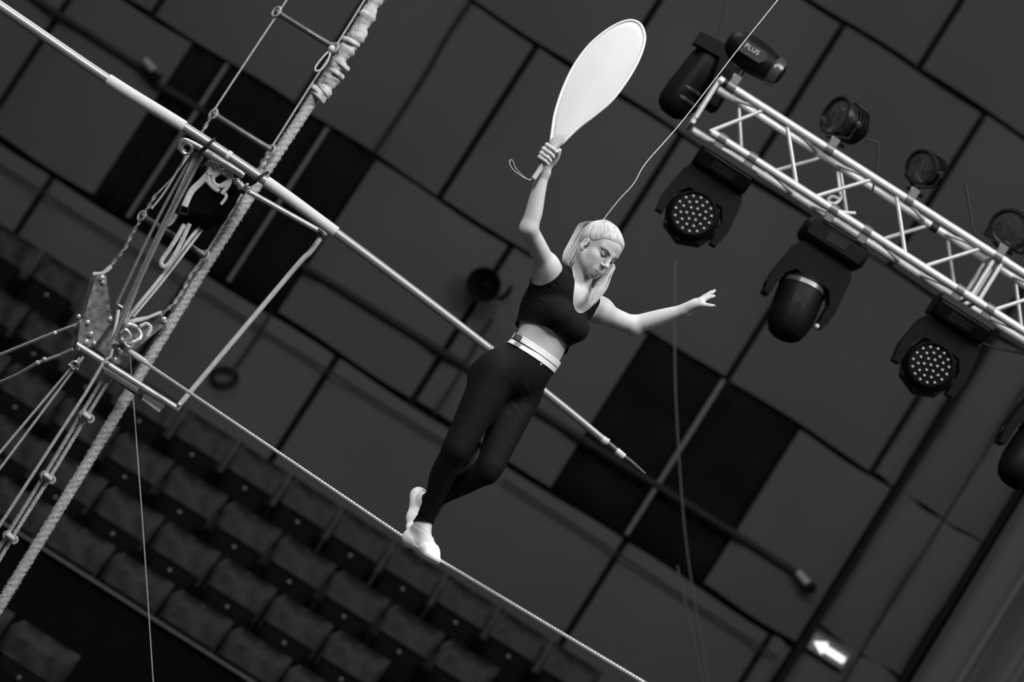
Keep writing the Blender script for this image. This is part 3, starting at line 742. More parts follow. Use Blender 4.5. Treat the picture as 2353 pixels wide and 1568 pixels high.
stay([(258, 802), (254, 820), (240, 830), (196, 905), (0, 1207), (-40, 1270)], 4, 'hanging_line', m_thin, 'single thicker grey line falling from the middle of the foot bar', dy=-.14)
t = thing('line_shackle', P(172, 838, YT), 'small steel shackle where the pair of grey lines starts', 'shackle')
MB().tube([P(171 + 9 * math.cos(a), 840 + 9 * math.sin(a), YT - .01) for a in [k * math.pi / 8 for k in range(17)]], .006, 8, cap=False).build('bow', m_steel, t)
MB().tube(R([(158, 838), (180, 850)], -.01), .005, 8).build('pin', m_steel, t)
stay([(298, 818), (301, 850), (309, 955), (326, 1180), (341, 1400), (354, 1600)], 1.3, 'thin_string', m_thin, 'thin string hanging straight down below the foot bar', dy=.1)
# ---- rope ladder seen edge-on at lower left
lad2 = thing('rope_ladder', P(22, 1231, YT), 'twisted rope ladder seen edge-on with three short metal rungs', 'ladder')
for off in (-6.5, 6.5):
    q = []; b = [P(x + off * .85, y + off * .55, YT - .02) for x, y in ((254, 858), (196, 950), (108, 1096), (24, 1230), (-40, 1340))]; b.append(ext(b[-2], b[-1], 2.2))
    for a, c_ in zip(b[:-1], b[1:]):
        n = max(2, int((c_ - a).length / .006)); q += [a.lerp(c_, k / n) for k in range(n)]
    MB().tube(q + [b[-1]], px(4.6), 10, lobes=3, amp=.2, pitch=.045).build('side_rope', m_rope, lad2)
for x, y in ((199, 957), (110, 1097), (24, 1235)):
    A = P(x - 9, y - 7, YT - .05); B = P(x + 8, y + 8, YT + .12)
    rg = MB().lathe(A, B, [(0, px(7)), (.004, px(8)), ((B - A).length, px(8))], 14).build('rung', m_thin, lad2)
    for q in (P(x - 7, y - 4, YT - .04), P(x + 8, y + 6, YT - .04)):
        MB().tube([q + Vector((.017 * math.cos(t_), -.006, .017 * math.sin(t_))) for t_ in [k * math.pi / 7 for k in range(15)]], .006, 8, cap=False).build('rung_ring', m_thin, rg)
    MB().tube([P(x - 9, y - 7, YT - .06), P(x + 8, y + 6, YT - .06)], px(5.5), 12).build('rung_collar', mat('collar_grey', .34, .6, var=.3, scale=80), rg)
# ---- straps, bag and lines hung from the upper rail
def strap(pl, wpx_, label, m_=None, dy=0.0, cat='strap', name='hanging_strap', n=5, flat=.35):
    return tag(MB().tube(smooth_path(R(pl, dy), n), px(wpx_), 8, flat=((0, 1, 0), flat)).build(name, m_ or m_web), label, cat)
for i, (a, b, rr, m_) in enumerate((((446, 350), (268, 700), 3.5, m_webg), ((452, 350), (284, 742), 3.0, m_thin), ((458, 352), (276, 730), 3.5, m_webg), ((465, 358), (262, 775), 4.0, m_webg))):
    strap([a, (a[0] * .55 + b[0] * .45 - 6, a[1] * .55 + b[1] * .45), b], rr, 'grey strap from the rail to the winch, %s of four from the left' % ORD[i], m_, dy=-.09 - .012 * i)
strap([(262, 775), (250, 800), (244, 820)], 4, 'dark strap end lapped over the foot bar', m_webg, dy=-.13)
strap([(430, 352), (395, 415), (372, 450), (348, 480)], 2.4, 'thin twisted cord beside the grey straps, far left', m_thin, dy=-.05, cat='cord')
strap([(474, 372), (486, 386), (468, 412), (440, 440), (424, 474)], 7.5, 'broad white webbing strap with a black buckle', dy=-.10)
t = thing('strap_buckle', P(424, 482, YT - .1), 'small black rectangular buckle at the end of the white strap', 'buckle')
MB().tube([P(*q, YT - .1) for q in ((415, 474), (434, 478), (429, 494), (412, 489), (415, 474))], .005, 8).build('frame', m_cable, t)
tl = thing('rope_bundle', P(500, 420, YT - .09), 'knotted bundle of white rope loops on the upper rail', 'rope')
for pl in ([(482, 372), (500, 384), (492, 400), (478, 398), (486, 380)], [(506, 392), (526, 394), (530, 412), (514, 428), (494, 424), (490, 408), (506, 396)], [(478, 405), (484, 424), (500, 430), (526, 416)], [(516, 390), (524, 402), (528, 420), (510, 446)], [(474, 414), (490, 432), (504, 440)], [(552, 420), (560, 432), (572, 440), (566, 428)]):
    q = smooth_path(R(pl, -.10), 8)
    MB().tube(q, px(5), 8, lobes=3, amp=.15, pitch=.05).build('loop', m_web, tl)
bag = thing('black_bag', P(470, 520, YT - .03), 'black cloth bag hanging under the upper rail behind white straps', 'bag')
bv = []
outl = [(452, 372), (500, 400), (548, 430), (540, 470), (512, 512), (470, 528), (424, 518), (408, 505), (436, 450)]
cc = P(478, 455, YT - .02)
prof = smooth_path([P(x, y, YT - .02) for x, y in outl] + [P(*outl[0], YT - .02)], 4)
lay = []
for s_, dz in ((.55, -.07), (.85, -.05), (1, 0), (.85, .05), (.55, .07)):
    lay += [cc + (p - cc) * s_ * (1 + .04 * math.sin(i * 1.7)) + Vector((0, dz, 0)) for i, p in enumerate(prof)]
n = len(prof); fs = [(j * n + i, j * n + (i + 1) % n, (j + 1) * n + (i + 1) % n, (j + 1) * n + i) for j in range(4) for i in range(n)] + [tuple(range(n)), tuple(4 * n + i for i in range(n))]
MB().add(lay, fs).build('body', m_bag, bag, angle=80)
MB().tube(smooth_path(R([(440, 440), (470, 420), (520, 440)], -.085), 5), px(2.5), 8).build('seam', m_cable, bag)
strap([(424, 515), (398, 560), (372, 598), (374, 612), (388, 606), (412, 566), (436, 514)], 5.0, 'white woven loop strap dangling under the black bag', m_cloth, dy=-.06)
strap([(406, 492), (392, 512), (372, 522)], 5, 'short white strap passing left of the bag', dy=-.05)
strap([(458, 522), (420, 570), (360, 650), (300, 722), (286, 745)], 4.2, 'long white cord running from the bag down to the winch', dy=-.03, cat='cord')
strap([(466, 526), (428, 576), (366, 656), (306, 728)], 3.0, 'second white cord beside the long one under the bag', dy=-.02, cat='cord')
strap([(512, 440), (520, 452), (508, 470)], 3.5, 'small white rope end hanging beside the black bag', dy=-.1, cat='cord')
strap([(272, 712), (268, 740), (262, 768), (258, 790)], 4.2, 'white rope end standing up at the winch', dy=-.12, cat='rope', flat=.9)
strap([(244, 624), (256, 612), (236, 628), (214, 630)], 4.5, 'pale lashing over the top of the left bracket plate', dy=-.02, cat='lashing', flat=.8)
strap([(296, 742), (330, 734), (360, 722), (372, 718)], 4.0, 'pale lashing along the right bracket arm', dy=-.02, cat='lashing', flat=.8)
tw = thing('lashing_ring', P(432, 345, YT - .12), 'steel ring under the bent end of the upper rail', 'ring')
MB().tube([P(429 + 12 * math.cos(a), 342 + 12 * math.sin(a), YT - .13) for a in [k * math.pi / 8 for k in range(17)]], .008, 8, cap=False).build('ring', m_steel, tw)
# ---- safety line above the walker
tag(MB().tube(smooth_path([ext(P(1700, 108, 12.55), P(1800, -16, 12.6), 3.0), P(1800, -16, 12.6), P(1700, 108, 12.55), P(1643, 182, 12.5), P(1560, 288, 12.4), P(1484, 375, 12.3), P(1456, 422, 12.25), P(1420, 462, 12.2), P(1380, 514, 12.12), P(1350, 560, 12.12)], 8), .0022, 6).build('safety_line', m_web), 'thin white safety line rising from behind her head', 'line')
# ------------------------------------------------------------------ the wire walker: one implicit body surface
def A3(v): return np.array([v[0], v[1], v[2]], dtype=np.float64)
class Field:
    def __init__(self): self.pr = []
    def add(self, fn, c, rad, op='u', k=.02): self.pr.append((fn, A3(c), rad, op, k)); return self
    def cone(self, a, b, r1, r2, k=.02, op='u'):
        a = A3(a).astype(np.float32); b = A3(b).astype(np.float32); ab = b - a; l2 = max(ab @ ab, np.float32(1e-12)); r1 = np.float32(r1); r2 = np.float32(r2)
        def fn(p):
            q = p - a; t = np.clip((q @ ab) / l2, 0, 1)
            return np.sqrt(((q - t[..., None] * ab) ** 2).sum(-1)) - (r1 + (r2 - r1) * t)
        return self.add(fn, (a + b) / 2, np.sqrt(l2) / 2 + max(r1, r2), op, k)
    def chain(self, pts, rs, k=.02, sub=4):
        if len(pts) > 2:
            q = smooth_path(pts, sub); n = len(pts) - 1
            rr = [float(v) for v in np.interp(np.linspace(0, n, len(q)), range(n + 1), rs)]
            rr = [sum(rr[max(0, min(len(rr) - 1, i + d))] for d in (-2, -1, 0, 1, 2)) / 5 for i in range(len(rr))]
        else: q, rr = pts, rs
        q = [A3(x) for x in q]; segs = [(a, b - a, max(float((b - a) @ (b - a)), 1e-12), r1, r2 - r1, (a + b) / 2, float(np.linalg.norm(b - a)) / 2 + max(r1, r2)) for a, b, r1, r2 in zip(q[:-1], q[1:], rr[:-1], rr[1:])]
        def fn(p, ctr, br):
            out = np.full(p.shape[:2], 1.0, np.float32)
            for a, ab, l2, r1, dr, sc, srad in segs:
                m_ = ((ctr - sc) ** 2).sum(1) < (srad + br + .065) ** 2
                if not m_.any(): continue
                w_ = p[m_] - a.astype(np.float32); ab_ = ab.astype(np.float32); t = np.clip((w_ @ ab_) / np.float32(l2), 0, 1)
                d = np.sqrt(((w_ - t[..., None] * ab_) ** 2).sum(-1)) - (r1 + dr * t)
                out[m_] = np.minimum(out[m_], d)
            return out
        fn.seg = True
        c = np.mean(q, 0); return self.add(fn, c, max(np.linalg.norm(x - c) for x in q) + max(rr), 'u', k)
    def ell(self, c, r, ax, k=.02, op='u'):
        c = A3(c).astype(np.float32); M_ = np.array([A3(x) for x in ax], np.float32); r = np.array(r, np.float32); r2 = r * r
        def fn(p):
            q = (p - c) @ M_.T; k0 = np.sqrt(((q / r) ** 2).sum(-1)); k1 = np.sqrt(((q / r2) ** 2).sum(-1))
            return k0 * (k0 - 1) / np.maximum(k1, 1e-9)
        return self.add(fn, c, r.max(), op, k)
    def ev(self, Pb, only=None):             # Pb (B,n,3); culled per block
        Pb = Pb.astype(np.float32); ctr = Pb.mean(1) if Pb.shape[1] > 1 else Pb[:, 0]; br = 0.0 if Pb.shape[1] == 1 else np.sqrt(((Pb - ctr[:, None]) ** 2).sum(-1)).max()
        D = np.full(Pb.shape[:2], 1.0, np.float32)
        for fn, c, rad, op, k in self.pr:
            m_ = ((ctr - c.astype(np.float32)) ** 2).sum(1) < np.float32((rad + br + .065) ** 2); k = np.float32(k)
            if not m_.any(): continue
            d = fn(Pb[m_], ctr[m_], br) if hasattr(fn, 'seg') else fn(Pb[m_]); a = D[m_]
            if op == 'u':
                h = np.clip(.5 + .5 * (d - a) / k, 0, 1); D[m_] = (d * (1 - h) + a * h) - k * h * (1 - h)
            else:
                h = np.clip(.5 - .5 * (a + d) / k, 0, 1); D[m_] = a * (1 - h) + (-d) * h + k * h * (1 - h)
        return D
def extract(ev, lo, hi, h):
    lo = np.array(lo, float); hi = np.array(hi, float); bs = 8 * h
    nb = np.ceil((hi - lo) / bs).astype(int)
    g = np.stack(np.meshgrid(*[np.arange(n) for n in nb], indexing='ij'), -1).reshape(-1, 3)
    ctr = lo + (g + .5) * bs
    D = ev(ctr[:, None, :])[:, 0]
    g = g[np.abs(D) < bs * .866 * 2.0 + .010]
    ii = np.stack(np.meshgrid(*[np.arange(9)] * 3, indexing='ij'), -1)
    NC = nb * 8 + 2
    key = lambda c: (c[..., 0] * NC[1] + c[..., 1]) * NC[2] + c[..., 2]
    VK = []; VP = []; FQ = []
    CH = 1500
    for s in range(0, len(g), CH):
        gb = g[s:s + CH]; idx = gb[:, None, None, None, :] * 8 + ii
        Pb = lo + idx * h
        d = ev(Pb.reshape(len(gb), -1, 3)).reshape(len(gb), 9, 9, 9)
        ins = d < 0
        cor = [(a, b, c) for a in (0, 1) for b in (0, 1) for c in (0, 1)]
        cnt = sum(ins[:, a:a + 8, b:b + 8, c:c + 8].astype(np.int8) for a, b, c in cor)
        act = (cnt > 0) & (cnt < 8)
        bi, x, y, z = np.nonzero(act)
        acc = np.zeros((len(bi), 3)); n = np.zeros(len(bi))
        for i1 in range(8):
            for i2 in range(i1 + 1, 8):
                c1, c2 = cor[i1], cor[i2]
                if sum(abs(p - q) for p, q in zip(c1, c2)) != 1: continue
                d1 = d[bi, x + c1[0], y + c1[1], z + c1[2]]; d2 = d[bi, x + c2[0], y + c2[1], z + c2[2]]
                cr0 = (d1 < 0) != (d2 < 0); t = np.where(cr0, d1 / np.where(d1 == d2, 1, d1 - d2), 0)
                pt = np.array(c1) + t[:, None] * (np.array(c2) - np.array(c1))
                acc += pt * cr0[:, None]; n += cr0
        cell = gb[bi] * 8 + np.stack([x, y, z], 1)
        VK.append(key(cell)); VP.append(lo + (cell + acc / n[:, None]) * h)
        for ax in range(3):
            sl1 = [slice(0, 8)] * 3; sl2 = [slice(0, 8)] * 3; sl2[ax] = slice(1, 9)
            e1 = ins[(slice(None),) + tuple(sl1)]; e2 = ins[(slice(None),) + tuple(sl2)]
            bi, x, y, z = np.nonzero(e1 != e2)
            if not len(bi): continue
            c = gb[bi] * 8 + np.stack([x, y, z], 1); o1, o2 = (ax + 1) % 3, (ax + 2) % 3
            u1 = np.zeros(3, int); u1[o1] = 1; u2 = np.zeros(3, int); u2[o2] = 1
            q = np.stack([key(c - u1 - u2), key(c - u2), key(c), key(c - u1)], 1)
            fl = ~e1[bi, x, y, z]
            q[fl] = q[fl][:, ::-1]; FQ.append(q)
    VK = np.concatenate(VK); VP = np.concatenate(VP); FQ = np.concatenate(FQ)
    o = np.argsort(VK); VK = VK[o]; VP = VP[o]
    pos = np.searchsorted(VK, FQ); pos = np.clip(pos, 0, len(VK) - 1); ok = (VK[pos] == FQ).all(1)
    F_ = pos[ok]
    for _ in range(1):                       # pull vertices exactly onto the surface
        e = .0008; B = VP[:, None, :]
        d0 = ev(B)[:, 0]; gr = np.stack([ev(B + e * np.eye(3)[k])[:, 0] - ev(B - e * np.eye(3)[k])[:, 0] for k in range(3)], 1) / (2 * e)
        st = d0[:, None] * gr / np.maximum((gr ** 2).sum(1, keepdims=True), .05)
        ln = np.sqrt((st ** 2).sum(1, keepdims=True)); VP = VP - st * np.minimum(1, h / np.maximum(ln, 1e-9))
    return VP, F_
def clip(V, Q, g):                           # keep g > 0, cutting faces cleanly along g = 0
    T = np.concatenate([Q[:, [0, 1, 2]], Q[:, [0, 2, 3]]]) if Q.shape[1] == 4 else Q
    ins = g > 0; c = ins[T].sum(1)
    full = T[c == 3]; V2 = [V]; nv = len(V); cache = {}; extra = []; out = []
    for t in T[(c == 1) | (c == 2)]:
        poly = []
        for a, b in ((t[0], t[1]), (t[1], t[2]), (t[2], t[0])):
            if ins[a]: poly.append(a)
            if ins[a] != ins[b]:
                kk = (min(a, b), max(a, b))
                if kk not in cache:
                    s = g[a] / (g[a] - g[b]); extra.append(V[a] + s * (V[b] - V[a])); cache[kk] = nv + len(extra) - 1
                poly.append(cache[kk])
        out.append(poly)
    VV = np.concatenate([V, np.array(extra)]) if extra else V
    faces = full.tolist() + out
    used = np.zeros(len(VV), bool)
    for f in faces: used[f] = True
    mp = np.cumsum(used) - 1
    return VV[used], [[int(mp[i]) for i in f] for f in faces]
def set_tone(o, vals):
    a = o.data.attributes.new('tone', 'FLOAT', 'POINT'); a.data.foreach_set('value', np.asarray(vals, dtype=np.float32))
def mesh_obj(name, V, F_, material, parent=None, attr=None):
    me = bpy.data.meshes.new(name); me.from_pydata(V.tolist() if hasattr(V, 'tolist') else V, [], F_.tolist() if hasattr(F_, 'tolist') else F_); me.update()
    me.polygons.foreach_set('use_smooth', [True] * len(me.polygons))
    if material: me.materials.append(material)
    if attr is not None:
        a = me.attributes.new('tone', 'FLOAT', 'POINT'); a.data.foreach_set('value', np.asarray(attr, dtype=np.float32))
    return link(name, me, parent)

# ---- skeleton (pixel position in the photograph + distance)
WYAW = math.radians(39)
Fv = Vector((math.sin(WYAW), -math.cos(WYAW), 0)); Lv = Vector((math.cos(WYAW), math.sin(WYAW), 0)); Uv = Vector((0, 0, 1))
AX = (Lv, Fv, Uv)
HC = UV(45, -82, 12.0); hipR = HC - Lv * .082; hipL = HC + Lv * .082
kneeR = UV(26, -288, 11.88); ankR = UV(54, -470, 11.99)
kneeL = UV(112, -285, 11.93); ankL = UV(27, -430, 12.14)
WA = UV(60, 8, 12.0); CH_ = UV(54, 98, 12.0); NB = UV(60, 186, 12.0) - Fv * .01
shR = UV(-16, 182, 11.90); elR = UV(-107, 239, 11.72); wrR = UV(-147, 366, 11.70)
shL = UV(126, 168, 12.08); elL = UV(215, 180, 12.2); wrL = UV(297, 274, 12.16)
HD = UV(54, 283, 11.96)                       # between the ears
yaw, pit = math.radians(43), math.radians(11)
hf = Vector((math.sin(yaw) * math.cos(pit), -math.cos(yaw) * math.cos(pit), -math.sin(pit)))
hl = Vector((math.cos(yaw), math.sin(yaw), 0)); hu = hf.cross(hl)
HAX = (hl, hf, hu)
def H(x, y, z): return HD + hl * x + hf * y + hu * (z if z > 0 else z * .88)
sk = Field()
# torso
sk.ell(HC + Uv * .035 - Fv * .005, (.150, .100, .105), AX, .03)
for s in (-1, 1):
    sk.ell(HC + Lv * s * .068 - Fv * .055 - Uv * .035, (.082, .080, .085), AX, .04)
    sk.ell(HC + Lv * s * .105 - Uv * .02, (.052, .07, .10), AX, .04)
sk.ell(HC + Fv * .045 + Uv * .05, (.105, .065, .10), AX, .04)
sk.ell(WA + Uv * .0, (.118, .086, .12), AX, .06)
sk.ell(CH_ - Uv * .01 - Fv * .005, (.132, .098, .145), AX, .06)
sk.ell(CH_ - Fv * .045 - Lv * .055 + Uv * .02, (.085, .065, .12), AX, .05)
sk.ell(CH_ - Fv * .045 + Lv * .05 + Uv * .02, (.085, .06, .12), AX, .05)
for s in (-1, 1): sk.ell(CH_ + Fv * .078 + Lv * s * .060 + Uv * .008, (.058, .052, .056), AX, .045)
sk.ell(NB - Uv * .035 + Fv * .005, (.125, .075, .055), AX, .05)
sk.cone(NB - Uv * .05 + Fv * .03, shR - Uv * .02, .045, .045, .04); sk.cone(NB - Uv * .05 + Fv * .03, shL - Uv * .015, .045, .042, .04)
sk.cone(NB + Uv * .01 - Fv * .02, shR + Uv * .012, .035, .030, .04); sk.cone(NB + Uv * .01 - Fv * .02, shL + Uv * .012, .035, .028, .04)
sk.cone(CH_ - Lv * .10 - Fv * .02 + Uv * .01, shR + Vector((-.015, 0, .0)), .045, .042, .05)
# collarbones
for s, sh in ((-1, shR), (1, shL)): sk.cone(NB + Fv * .062 + Lv * s * .018 - Uv * .012, sh + Fv * .03 - Lv * s * .03 + Uv * .012, .008, .009, .02)
# arms
sk.ell(shR + (elR - shR) * .12, (.044, .046, .050), AX, .03)
sk.chain([shR, shR.lerp(elR, .5), elR], [.043, .0415, .0350], .03)
fm = elR.lerp(wrR, .28) + Vector((.004, 0, 0))
sk.chain([elR, fm, elR.lerp(wrR, .65), wrR], [.0350, .0370, .0300, .0235], .02)
sk.ell(shL + (elL - shL) * .10 + Uv * .004, (.048, .048, .050), AX, .03)
sk.chain([shL, shL.lerp(elL, .5) - Uv * .006, elL], [.046, .044, .0385], .03)
sk.chain([elL, elL.lerp(wrL, .28) - Uv * .002, elL.lerp(wrL, .65), wrL], [.0385, .0395, .032, .0235], .02)
sk.ell(elL + Vector((.004, 0, -.012)), (.027, .027, .026), AX, .03)
# legs
sk.chain([hipR - Uv * .02, hipR.lerp(kneeR, .38), kneeR + Uv * .03], [.086, .081, .055], .03)
sk.chain([hipL - Uv * .02, hipL.lerp(kneeL, .38), kneeL + Uv * .03], [.086, .080, .051], .03)
for kn, an, cb, kr in ((kneeR, ankR, .024, .050), (kneeL, ankL, .012, .046)):
    ax_ = (an - kn).normalized(); bk = (-Fv + ax_ * ax_.dot(Fv)).normalized()
    sk.chain([kn, kn.lerp(an, .30), kn.lerp(an, .7), an], [kr, .044, .035, .031], .02)
    sk.ell(kn.lerp(an, .27) + bk * cb, (.040, .040, .10), (ax_.cross(bk), bk, ax_), .02)
    sk.ell(kn - bk * .016 + ax_ * .0, (.034, .034, .042), (ax_.cross(bk), bk, ax_), .02)
# feet: front foot flat along the wire, rear foot toe-down
FD = Vector((.66, -.75, 0)).normalized(); FL = Vector((.75, .66, 0)).normalized()
zs = UV(80, -524, 12.0).z
heelR = Vector((ankR.x, ankR.y, zs + .030)) - FD * .016; ballR = Vector((ankR.x, ankR.y, zs + .027)) + FD * .115 + FL * .004; toeR = Vector((ankR.x, ankR.y, zs + .012)) + FD * .172 - FL * .004
sk.cone(ankR, heelR, .030, .027, .02); sk.cone(heelR, ballR, .027, .027, .02)
sk.ell(ballR, (.040, .050, .024), (FL, FD, Uv), .02); sk.ell(toeR - FD * .012, (.034, .034, .0155), (FL, FD, Uv), .015)
sk.cone(ankR + FD * .01 - Uv * .004, ballR + Uv * .004, .031, .022, .025)
heelL = UV(7, -424, 12.21); toeL = UV(44, -495, 12.07); ballL = heelL.lerp(toeL, .68)
fd2 = (toeL - heelL).normalized(); up2 = ((ankL - heelL) - fd2 * (ankL - heelL).dot(fd2)).normalized(); fl2 = fd2.cross(up2)
sk.cone(ankL, heelL + up2 * .02, .030, .028, .02); sk.cone(heelL + up2 * .02, ballL + up2 * .014, .026, .026, .02)
sk.ell(ballL + up2 * .012, (.038, .045, .022), (fl2, fd2, up2), .02); sk.ell(toeL + up2 * .006 - fd2 * .012, (.033, .032, .015), (fl2, fd2, up2), .015)
sk.cone(ankL, ballL + up2 * .018, .029, .020, .025)
# neck and head
sk.cone(NB - Uv * .03 - Fv * .012, H(0, -.028, -.045), .054, .050, .03)
for s in (-1, 1): sk.cone(H(s * .05, -.03, -.045), NB + Fv * .06 + Lv * s * .012 - Uv * .01, .012, .008, .03)
hd = Field()
def sym(fn_name, c, *a, **kw):
    for s in (-1, 1):
        if fn_name == 'ell': hd.ell(H(s * c[0], c[1], c[2]), a[0], HAX, **kw)
        else: hd.cone(H(s * c[0], c[1], c[2]), H(s * a[0][0], a[0][1], a[0][2]), *a[1:], **kw)
hd.ell(H(0, -.014, .036), (.0735, .092, .078), HAX, .02)
hd.ell(H(0, .028, -.028), (.055, .058, .072), HAX, .03)
hd.ell(H(0, .032, .048), (.060, .055, .050), HAX, .03)
sym('cone', (.050, .0, -.058), (.014, .066, -.100), .016, .015, k=.03)
hd.ell(H(0, .072, -.099), (.019, .016, .016), HAX, .02)
sym('ell', (.037, .050, -.028), (.025, .026, .024), k=.025)
sym('ell', (.026, .056, -.066), (.022, .022, .026), k=.025)
sym('cone', (.044, .060, .024), (.012, .078, .020), .010, .010, k=.02)
sym('ell', (.031, .099, -.001), (.017, .016, .0105), op='s', k=.014)
sym('ell', (.0315, .0705, -.001), (.0145, .0125, .0125), k=.003)
hd.cone(H(0, .084, .016), H(0, .104, -.031), .0080, .0088, .014)
hd.ell(H(0, .1055, -.035), (.0090, .0090, .0084), HAX, .008)
sym('ell', (.0115, .0945, -.0385), (.0062, .0085, .0062), k=.006)
sym('ell', (.0062, .1015, -.0445), (.0036, .0045, .0032), op='s', k=.003)
hd.ell(H(0, .077, -.074), (.026, .0145, .020), HAX, .015)
sym('cone', (.0215, .0785, -.0782), (.004, .0930, -.0752), .0030, .0042, k=.005)
sym('cone', (.0195, .0785, -.0805), (.0, .0920, -.0855), .0030, .0056, k=.005)
for s in (-1, 1):                             # ears
    ea = (hl, (hf * .94 + hl * s * -.34 - hu * .12).normalized(), hu)
    hd.ell(H(s * .0735, -.012, -.016), (.0085, .0170, .029), ea, .008)
    hd.ell(H(s * .082, -.008, -.012), (.0065, .0100, .0175), ea, .006, op='s')
    hd.ell(H(s * .0745, -.003, -.042), (.0065, .0085, .009), HAX, .008)
    hd.ell(H(s * .0765, .004, -.020), (.0045, .004, .006), HAX, .004)
hands = Field()
# right hand: fist round the fan handle
hb = P(1226, 411, 11.66); ht = P(1284, 326, 11.665)
ea_ = (ht - hb).normalized(); ec = Vector((0, -1, 0)); ec = (ec - ea_ * ec.dot(ea_)).normalized(); er = ec.cross(ea_)
if er.x < 0: er = -er
HM = hb + ea_ * ((ht - hb).length * .60)
def G(s, th, R_): t_ = math.radians(th); return HM + ea_ * s + er * (R_ * math.cos(t_)) + ec * (R_ * math.sin(t_))
hands.ell(G(.004, 262, .034), (.024, .016, .040), (er, ec, ea_), .02)
hands.cone(wrR, G(-.012, 268, .036), .023, .022, .02); hands.cone(wrR + (wrR - elR) * .02, G(.012, 235, .036), .020, .018, .02)
for i, (s, rf, ln) in enumerate(((.034, .0088, 1.0), (.0125, .0092, 1.06), (-.0075, .0088, 1.0), (-.0255, .0078, .92))):
    a_ = [G(s + .002, 222, .037), G(s + .001, 168, .034 * ln), G(s - .002, 92, .0225), G(s - .005, 38, .0205)]
    hands.cone(a_[0], a_[1], rf * 1.08, rf * 1.05, .006); hands.cone(a_[1], a_[2], rf * 1.03, rf * .97, .0025); hands.cone(a_[2], a_[3], rf * .95, rf * .86, .0025)
    hands.cone(G(-.005 + s * .4, 255, .036), a_[0], .012, rf * 1.1, .01)
hands.chain([G(-.028, 300, .036), G(.002, 325, .034), G(.026, 350, .028), G(.045, 20, .0235)], [.017, .0135, .0105, .0088], .012)
# left hand: open, fingers up and spread
kL = P(1610, 690, 12.15); dh = (P(1642, 668, 12.17) - P(1574, 712, 12.14)).normalized(); wv_ = Vector((-.16, .97, .10)); wv_ = (wv_ - dh * wv_.dot(dh)).normalized(); nv_ = dh.cross(wv_)
hands.ell(wrL.lerp(kL, .62), (.015, .033, .044), (nv_, wv_, dh), .02); hands.cone(wrL, wrL.lerp(kL, .6), .0225, .020, .02)
for i, (o_, ln, bend, rf) in enumerate(((-.028, .064, -.012, .0082), (-.009, .074, .004, .0086), (.010, .070, .004, .0082), (.027, .056, .002, .0072))):
    b_ = kL + wv_ * o_ - dh * (.004 + .004 * abs(i - 1)); sd = er * 0
    side = Vector((.55, 0, -.83)) * bend * -1 * .9
    t1 = b_ + dh * ln * .48 + side * .35 + wv_ * o_ * .08; t2 = b_ + dh * ln * .78 + side * .7 + wv_ * o_ * .15; t3 = b_ + dh * ln + side * 1.15 + wv_ * o_ * .2
    hands.cone(wrL.lerp(kL, .5) + wv_ * o_ * .6, b_, .012, rf * 1.12, .01)
    hands.cone(b_, t1, rf * 1.08, rf, .006); hands.cone(t1, t2, rf, rf * .92, .003); hands.cone(t2, t3, rf * .92, rf * .74, .003)
tb = P(1589, 705, 12.140); t1 = P(1605, 701, 12.118); t2 = P(1623, 702, 12.105); t3 = P(1640, 704, 12.10); thumb_tip = t3
hands.chain([tb, t1, t2, t3], [.0165, .0120, .0100, .0078], .022)
sk.pr += hd.pr + hands.pr

m_skin = mat('skin', .43, .55, var=.05, scale=14, attr='tone', sss=.25, spec=.35, bump=.04, bscale=300)
woman = thing('person', Vector((ankR.x, ankR.y, zs)), 'woman wire walker in black crop top and leggings, one arm raised with a white fan', 'person')
lo = A3((min(wrR.x, HM.x) - .12, 11.5, zs - .06)); hi = A3((wrL.x + .2, 12.45, HM.z + .12))
BV, BF = extract(sk.ev, lo, hi, .0034)
def loc(V): q = V - A3(HD); z_ = q @ A3(hu); return np.stack([q @ A3(hl), q @ A3(hf), np.where(z_ > 0, z_, z_ / .88)], 1)
def seg_d(q, pts):
    d = np.full(len(q), 9.0)
    for a, b in zip(pts[:-1], pts[1:]):
        a = np.array(a); b = np.array(b); ab = b - a; t = np.clip(((q - a) @ ab) / (ab @ ab), 0, 1); d = np.minimum(d, np.sqrt(((q - a - t[:, None] * ab) ** 2).sum(1)))
    return d
q = loc(BV); qs = q.copy(); qs[:, 0] = np.abs(qs[:, 0])
tone = np.ones(len(BV))
near = (np.abs(q) < .13).all(1) & (q[:, 1] > .03)
def flat_d(pts): return seg_d(qs[:, [0, 2]], [(p[0], p[2]) for p in pts])
def paint(d, r, val, soft):
    w_ = np.clip((r + soft - d) / soft, 0, 1) * near; tone[:] = tone * (1 - w_) + val * w_
paint(flat_d([(.0150, 0, .0150), (.026, 0, .0200), (.039, 0, .0225), (.054, 0, .0160)]), .0022, .14, .0026)             # brows
paint(flat_d([(.0190, 0, -.0030), (.026, 0, -.0042), (.0335, 0, -.0042), (.041, 0, -.0030), (.047, 0, -.0002)]), .0024, .04, .0022)   # lashes
paint(flat_d([(.018, 0, .004), (.031, 0, .0065), (.046, 0, .004)]), .0018, .52, .0050)                               # lid crease
paint(flat_d([(0, 0, -.0755), (.005, 0, -.0748), (.012, 0, -.0768), (.0205, 0, -.0790)]), .0026, .60, .0020)            # lips
paint(flat_d([(0, 0, -.0850), (.010, 0, -.0842), (.018, 0, -.0812)]), .0034, .68, .0022)
paint(flat_d([(0, 0, -.0797), (.012, 0, -.0796), (.0225, 0, -.0800)]), .0006, .16, .0020)
body = mesh_obj('body', BV, BF, m_skin, woman, tone)

